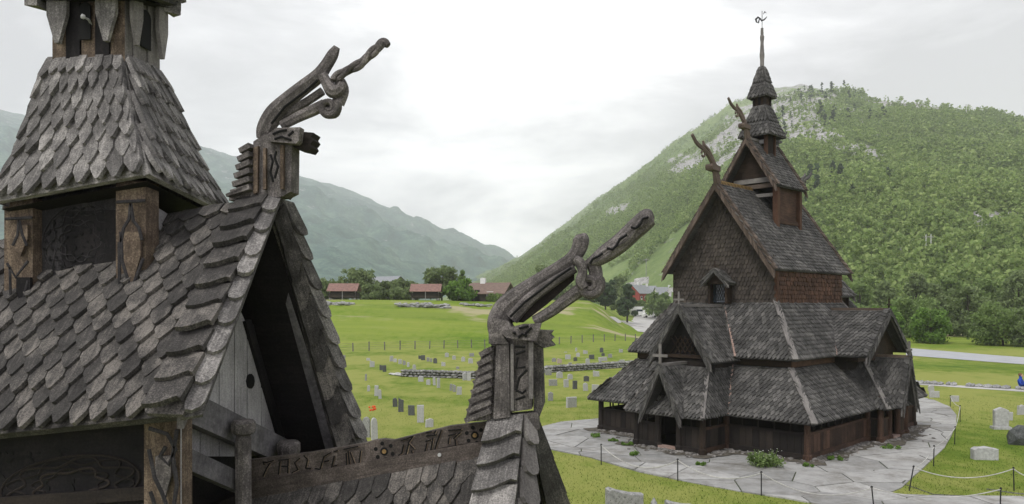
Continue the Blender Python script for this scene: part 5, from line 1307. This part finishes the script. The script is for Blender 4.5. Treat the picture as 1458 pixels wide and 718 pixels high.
def flower(cx_,cy_,s):
    mb=B(); c=WR(cx_,cy_,-.004); mb.tube([c,c+Tg*.01],.030*s,14)
    for k in range(6):
        a=k*1.047+.3; p=WR(cx_+12*s*math.cos(a),cy_+11*s*math.sin(a),-.004); mb.tube([p,p+Tg*.01],.015*s,10)
    mb.build('flower_cut_shade',M['black'],rbo)  # black discs stand in for the shade in the flower cuts
    mb=B(); mb.tube([c-Tg*.004,c],.016*s,12); mb.build('flower_centre',M['grass_dull'] if 'grass_dull' in M else M['gold'],rbo)
flower(547,643,1.05); flower(676,620,1.0)
# ---- main roof slope below the rune board, facing us
rA=WR(342,714);rB=WR(700,650); dn=V((-.12,-1.25,-1.75))
mb=B(); shingle_bil(mb,[rA+dn,rB+dn,rB,rA],16,13,.03,'point',nrm=(0,-.7,.7),slab=.06); mb.build('main_roof',M['shingle_near2'],near)
dn2=V((.15,1.35,-1.9)); mb=B(); shingle_bil(mb,[rB+dn2,rA+dn2,rA,rB],14,12,.04,'point',nrm=(0,.7,.7),slab=.06); mb.build('main_roof',M['shingle_near2'],near)
mb=B(); q=[rA+dn*.8-Rg*.1,rB+dn*.8-Rg*.3,rB+dn2*.8-Rg*.3,rA+dn2*.8-Rg*.1]; q=[zset(p,0) for p in q]; mb.prism(q,(0,0,2.3)); mb.build('lower_wall',M['tar'],near)
mb=B(); q=[rB+dn-Rg*.3,rB+dn2-Rg*.3,rB-Rg*.3-V((0,0,.1))]; mb.prism(q,-Rg*.06); mb.build('gable_wall',M['tar_plain'],near)
# rake of the main gable
S=lambda x,y,dt=0: WR(x,y,dt)
rk=B(); ax=WR(716,594,-.02)
q0=[W(640,860,4.9),W(725,860,4.86),W(748,592,5.47),W(694,600,5.52)]
shingle_bil(rk,q0,1,7,.055,'curve',nrm=(0,-.8,.5),slab=.05,off=False,ov=1.2); m1=rk.build('rake_shingle',M['shingle_near'],near)
rk=B(); q0=[W(722,860,4.86),W(760,860,5.0),W(757,600,5.50),W(742,592,5.46)]
shingle_bil(rk,q0,1,6,.04,'round',nrm=(.8,-.6,.2),slab=.05,off=False,ov=1.2); rk.build('rake_shingle',M['grey'],near)
rk=B(); q0=[W(800,880,6.6),W(872,880,6.8),W(768,598,5.62),W(752,600,5.52)]
shingle_bil(rk,q0,1,6,.06,'curve',nrm=(.9,-.45,0),slab=.05,off=False,ov=1.25); rk.build('rake_shingle',M['shingle_near2'],near)
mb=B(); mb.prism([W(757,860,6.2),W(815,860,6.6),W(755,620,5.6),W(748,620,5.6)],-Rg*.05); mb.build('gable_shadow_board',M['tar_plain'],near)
# ---- dragon heads
FAT=1.0
def T3(mb,pts,rad,flat=.8,n=12,dt=0):
    mb.tube([WR(x,y,dt) for x,y in pts],[r*FAT/F*5.6 for r in rad],n,flat=flat,fdir=tuple(Tg))
def smooth(pts,k=4):
    P=[V((p[0],p[1],p[2])) for p in pts]; out=[]
    for i in range(len(P)-1):
        p0=P[max(i-1,0)];p1=P[i];p2=P[i+1];p3=P[min(i+2,len(P)-1)]
        for j in range(k):
            t=j/k; out.append(.5*((2*p1)+(p2-p0)*t+(2*p0-5*p1+4*p2-p3)*t*t+(3*p1-p0-3*p2+p3)*t**3))
    out.append(P[-1]); return [(p.x,p.y) for p in out],[p.z for p in out]
def TS(mb,pts,flat=.8,n=8,dt=0,k=4):
    a,r=smooth(pts,k); T3(mb,a,r,flat,n,dt)
def dragon(fn,label,sc_,geo):
    """fn maps local zoom pixels to photo pixels"""
    g=geo; f=lambda p: (*fn(p[0],p[1]),p[2]/sc_)
    mb=B(); 
    mb.prism([WR(*fn(x,y),.0-.07) for x,y in g['neck']],Tg*.16); nk=mb.build('dragon_neck',M['dragon'],near,label=label)
    for (x0,y0,x1,y1,w) in g['chev']:
        mb=B(); a=WR(*fn(x0,y0),-.06);b=WR(*fn(x1,y1),-.06); mb.beam(a,b,.16,w/sc_/F*5.6); mb.build('neck_ridge',M['dragon'],nk)
    for (pl,dt,th,mt) in g['plates']:
        mb=B(); mb.prism([WR(*fn(x,y),dt) for x,y in pl],Tg*th); mb.build('carved_plate',M[mt],nk)
    for (tb,mt,dt,nm) in g['tubes']:
        mb=B(); TS(mb,[f(p) for p in tb],flat=g.get('flat',.9),dt=dt,k=5); mb.build(nm,M[mt],nk)
    for (path,amp,fr,rd,dt) in g['braid']:
        a_,_r=smooth([(x,y,1) for x,y in path],8)
        for ph in (0,math.pi):
            pts=[]
            for i,(x,y) in enumerate(a_):
                j=min(i+1,len(a_)-1);k0=max(i-1,0); dx,dy=a_[j][0]-a_[k0][0],a_[j][1]-a_[k0][1]; L=math.hypot(dx,dy) or 1
                s_=math.sin(ph+fr*2*math.pi*i/len(a_))*amp; co_=math.cos(ph+fr*2*math.pi*i/len(a_))*.018
                X,Y=fn(x-dy/L*s_,y+dx/L*s_); pts.append(WR(X,Y,dt+co_))
            mb=B(); mb.tube(pts,rd/sc_/F*5.6,8,fdir=tuple(Tg),flat=.9); mb.build('braided_strand',M['dragon'],nk)
    cx_,cy_,r=g['spiral']
    mb=B(); pts=[]
    for i in range(46):
        t=i/45; a=-.6+t*2*math.pi*1.55; rr_=r*(1-.80*t); pts.append((*fn(cx_+rr_*math.cos(a),cy_+rr_*math.sin(a)),(r*.30)*(1-.45*t)/sc_))
    T3(mb,[p[:2] for p in pts],[p[2] for p in pts],1.2,10,-.05); mb.build('spiral_curl',M['dragon'],nk)
    mb=B(); TS(mb,[f((cx_,cy_,r*.72)),f((cx_+.5,cy_,r*.74)),f((cx_+1,cy_,r*.72))],1.0,14,0.02); c=WR(*fn(cx_,cy_),.0); mb=B(); mb.tube([c-Tg*.015,c+Tg*.1],r*.92/sc_/F*5.6,18); mb.build('jaw_joint',M['dragon'],nk)
    for s in g['grooves']:
        mb=B(); mb.tube([WR(*fn(*a),g['gd']) for a in s],1.9/F*5.6,5); mb.build('groove_shade',M['black'],nk)  # raised black lines paint the shade of grooves in the wood
f1_=lambda x,y: (230+x/2.05,30+y/2.05)
d1=dict(neck=[(262,520),(352,512),(378,498),(380,362),(300,330),(268,352),(262,420)],
 chev=[(205,505+8,265,488,9)]+[(243-i*5.0,385+i*24,272,368+i*24,16) for i in range(6)],
 plates=[([(196,524),(200,500),(268,484),(268,520)],-.06,.14,'dragon'),([(268,370),(282,365),(280,500),(268,505)],-.10,.03,'tan'),([(296,372),(304,370),(304,490),(296,492)],-.105,.03,'tan'),([(346,362),(356,362),(356,490),(346,490)],-.105,.03,'tan'),
  ([(300,338),(335,312),(405,310),(400,350),(392,358),(315,352)],-.16,.08,'dragon'),([(398,322),(443,326),(436,338),(443,348),(434,360),(438,368),(428,380),(395,372),(372,362),(380,350)],-.05,.16,'tar'),([(366,370),(380,362),(376,492),(356,516),(352,500)],-.02,.14,'tar_plain')],
 tubes=[([(296,345,14),(304,315,19),(330,270,20),(372,228,17),(420,190,16),(458,160,15),(482,128,13),(500,98,12),(512,76,7)],'dragon',0,'upper_jaw'),
  ([(330,300,8),(380,262,9),(430,232,9),(470,205,9)],'dragon',.03,'tongue'),([(352,305,10),(400,280,11),(440,262,12),(475,245,12)],'dragon',-.02,'lower_jaw'),
  ([(470,158,10),(482,180,11),(500,205,14),(520,200,12),(530,180,8)],'dragon',-.05,'cross_band'),([(500,172,8),(520,158,9),(548,142,9),(580,125,9),(605,102,9),(628,82,9),(642,66,10),(652,64,9),(662,72,6)],'dragon',.01,'snout'),
  ([(520,178,12),(530,205,12),(515,240,14)],'dragon',.0,'cheek')],
 braid=[([(500,172),(520,158),(548,142),(580,125),(605,102),(628,80),(642,66)],8,1.7,8.5,-.05)],
 spiral=(488,252,28),grooves=[[(325,330),(345,322),(365,318)],[(330,345),(350,338),(378,348)],[(370,335),(385,322)],[(318,390),(325,410),(318,440),(326,470)],[(335,380),(330,400),(340,425),(330,460)],[(320,300),(360,250),(420,205),(456,172)]],gd=-.165)
FAT=1.55
dragon(f1_,'upper dragon head, above the close gable, snout against the sky',2.05,d1)
f2_=lambda x,y: (700+x/3.78,290+y/3.78)
# neck traced in (650,440) zoom scale 4.487 -> convert
def g2(x,y): X=650+x/4.487;Y=440+y/4.487; return ((X-700)*3.78,(Y-290)*3.78)
cv=lambda L:[g2(x,y) for x,y in L]
d2=dict(neck=cv([(200,760),(420,760),(335,700),(350,660),(480,640),(490,200),(340,180),(215,225),(240,250),(225,500)]),
 chev=[(*g2(lerp(165,72,i/7),lerp(285,700,i/7)+5),*g2(lerp(240,232,i/7),lerp(250,640,i/7)),27) for i in range(8)],
 plates=[(cv([(172,258),(240,240),(214,712),(52,722),(92,560),(130,400)]),-.10,.14,'dragon'),(cv([(255,230),(335,225),(340,690),(235,705)]),-.12,.05,'dragon'),(cv([(345,225),(365,225),(365,650),(345,650)]),-.11,.03,'grey'),(cv([(460,215),(490,215),(488,575),(462,575)]),-.12,.05,'grey'),(cv([(200,690),(520,660),(530,770),(200,770)]),-.06,.12,'dragon'),
  ([(95,640),(170,640),(300,540),(445,410),(445,300),(330,385),(200,480)],-.01,.05,'tar'),  # dark slab stands in for shade between upper jaw and tongue
  (cv([(290,160),(350,115),(420,98),(540,92),(525,150),(512,205),(380,195),(320,185)]),-.17,.09,'dragon'),(cv([(510,135),(618,140),(600,165),(622,185),(600,205),(628,235),(560,250),(495,215)]),-.05,.16,'shingle_near2'),(cv([(492,215),(548,250),(560,610),(530,690),(492,680)]),-.02,.14,'shingle_near2'),
  (cv([(205,222),(205,110),(240,60),(330,80),(350,120),(290,160),(335,225)]),-.13,.24,'dragon')],
 tubes=[([(60,700,52),(45,640,50),(80,560,46),(160,490,40),(260,420,34),(350,360,30),(420,310,28),(455,270,28),(475,230,30),(482,190,30),(478,165,20)],'dragon',.02,'upper_jaw'),
  ([(110,620,26),(200,520,24),(320,430,20),(450,350,16)],'dragon',-.04,'tongue'),([(230,632,20),(320,580,22),(400,520,24),(470,470,26),(520,440,26)],'dragon',-.01,'lower_jaw'),
  ([(445,300,16),(475,320,20),(490,370,18),(480,420,20),(500,455,16)],'dragon',-.08,'cross_band'),([(500,330,12),(560,305,26),(620,265,34),(690,215,36),(760,150,37),(810,105,38),(850,70,34),(872,60,12)],'dragon',-.02,'snout'),
  ([(545,320,28),(560,370,26),(560,420,28)],'dragon',.0,'cheek')],
 braid=[([(540,320),(620,262),(690,212),(760,148),(810,103),(848,72)],17,1.6,9,-.15)],
 spiral=(528,440,62),grooves=[[(530,325),(545,298),(580,282),(598,268)],[(620,240),(650,248),(672,228),(690,192),(730,168)],[(750,128),(775,134),(800,112),(815,82),(845,74)],cv([(360,150),(380,160)]),cv([(400,125),(460,110)]),cv([(440,160),(480,120)]),cv([(395,185),(420,160),(450,175)]),cv([(375,240),(440,245)]),cv([(380,290),(440,270)]),cv([(390,310),(380,380),(440,370)]),cv([(380,520),(400,440),(450,390)]),cv([(380,520),(420,540),(445,520)]),cv([(380,580),(440,560)])
  ,[(100,610),(180,530),(260,470),(350,400),(430,345)]],gd=-.18)
FAT=1.38
dragon(f2_,'lower dragon head, at the right end of the rune board, snout against the hillside',3.78,d2)
for o in bpy.data.objects:
    for k_ in('_w','_l'):
        if k_ in o: del o[k_]
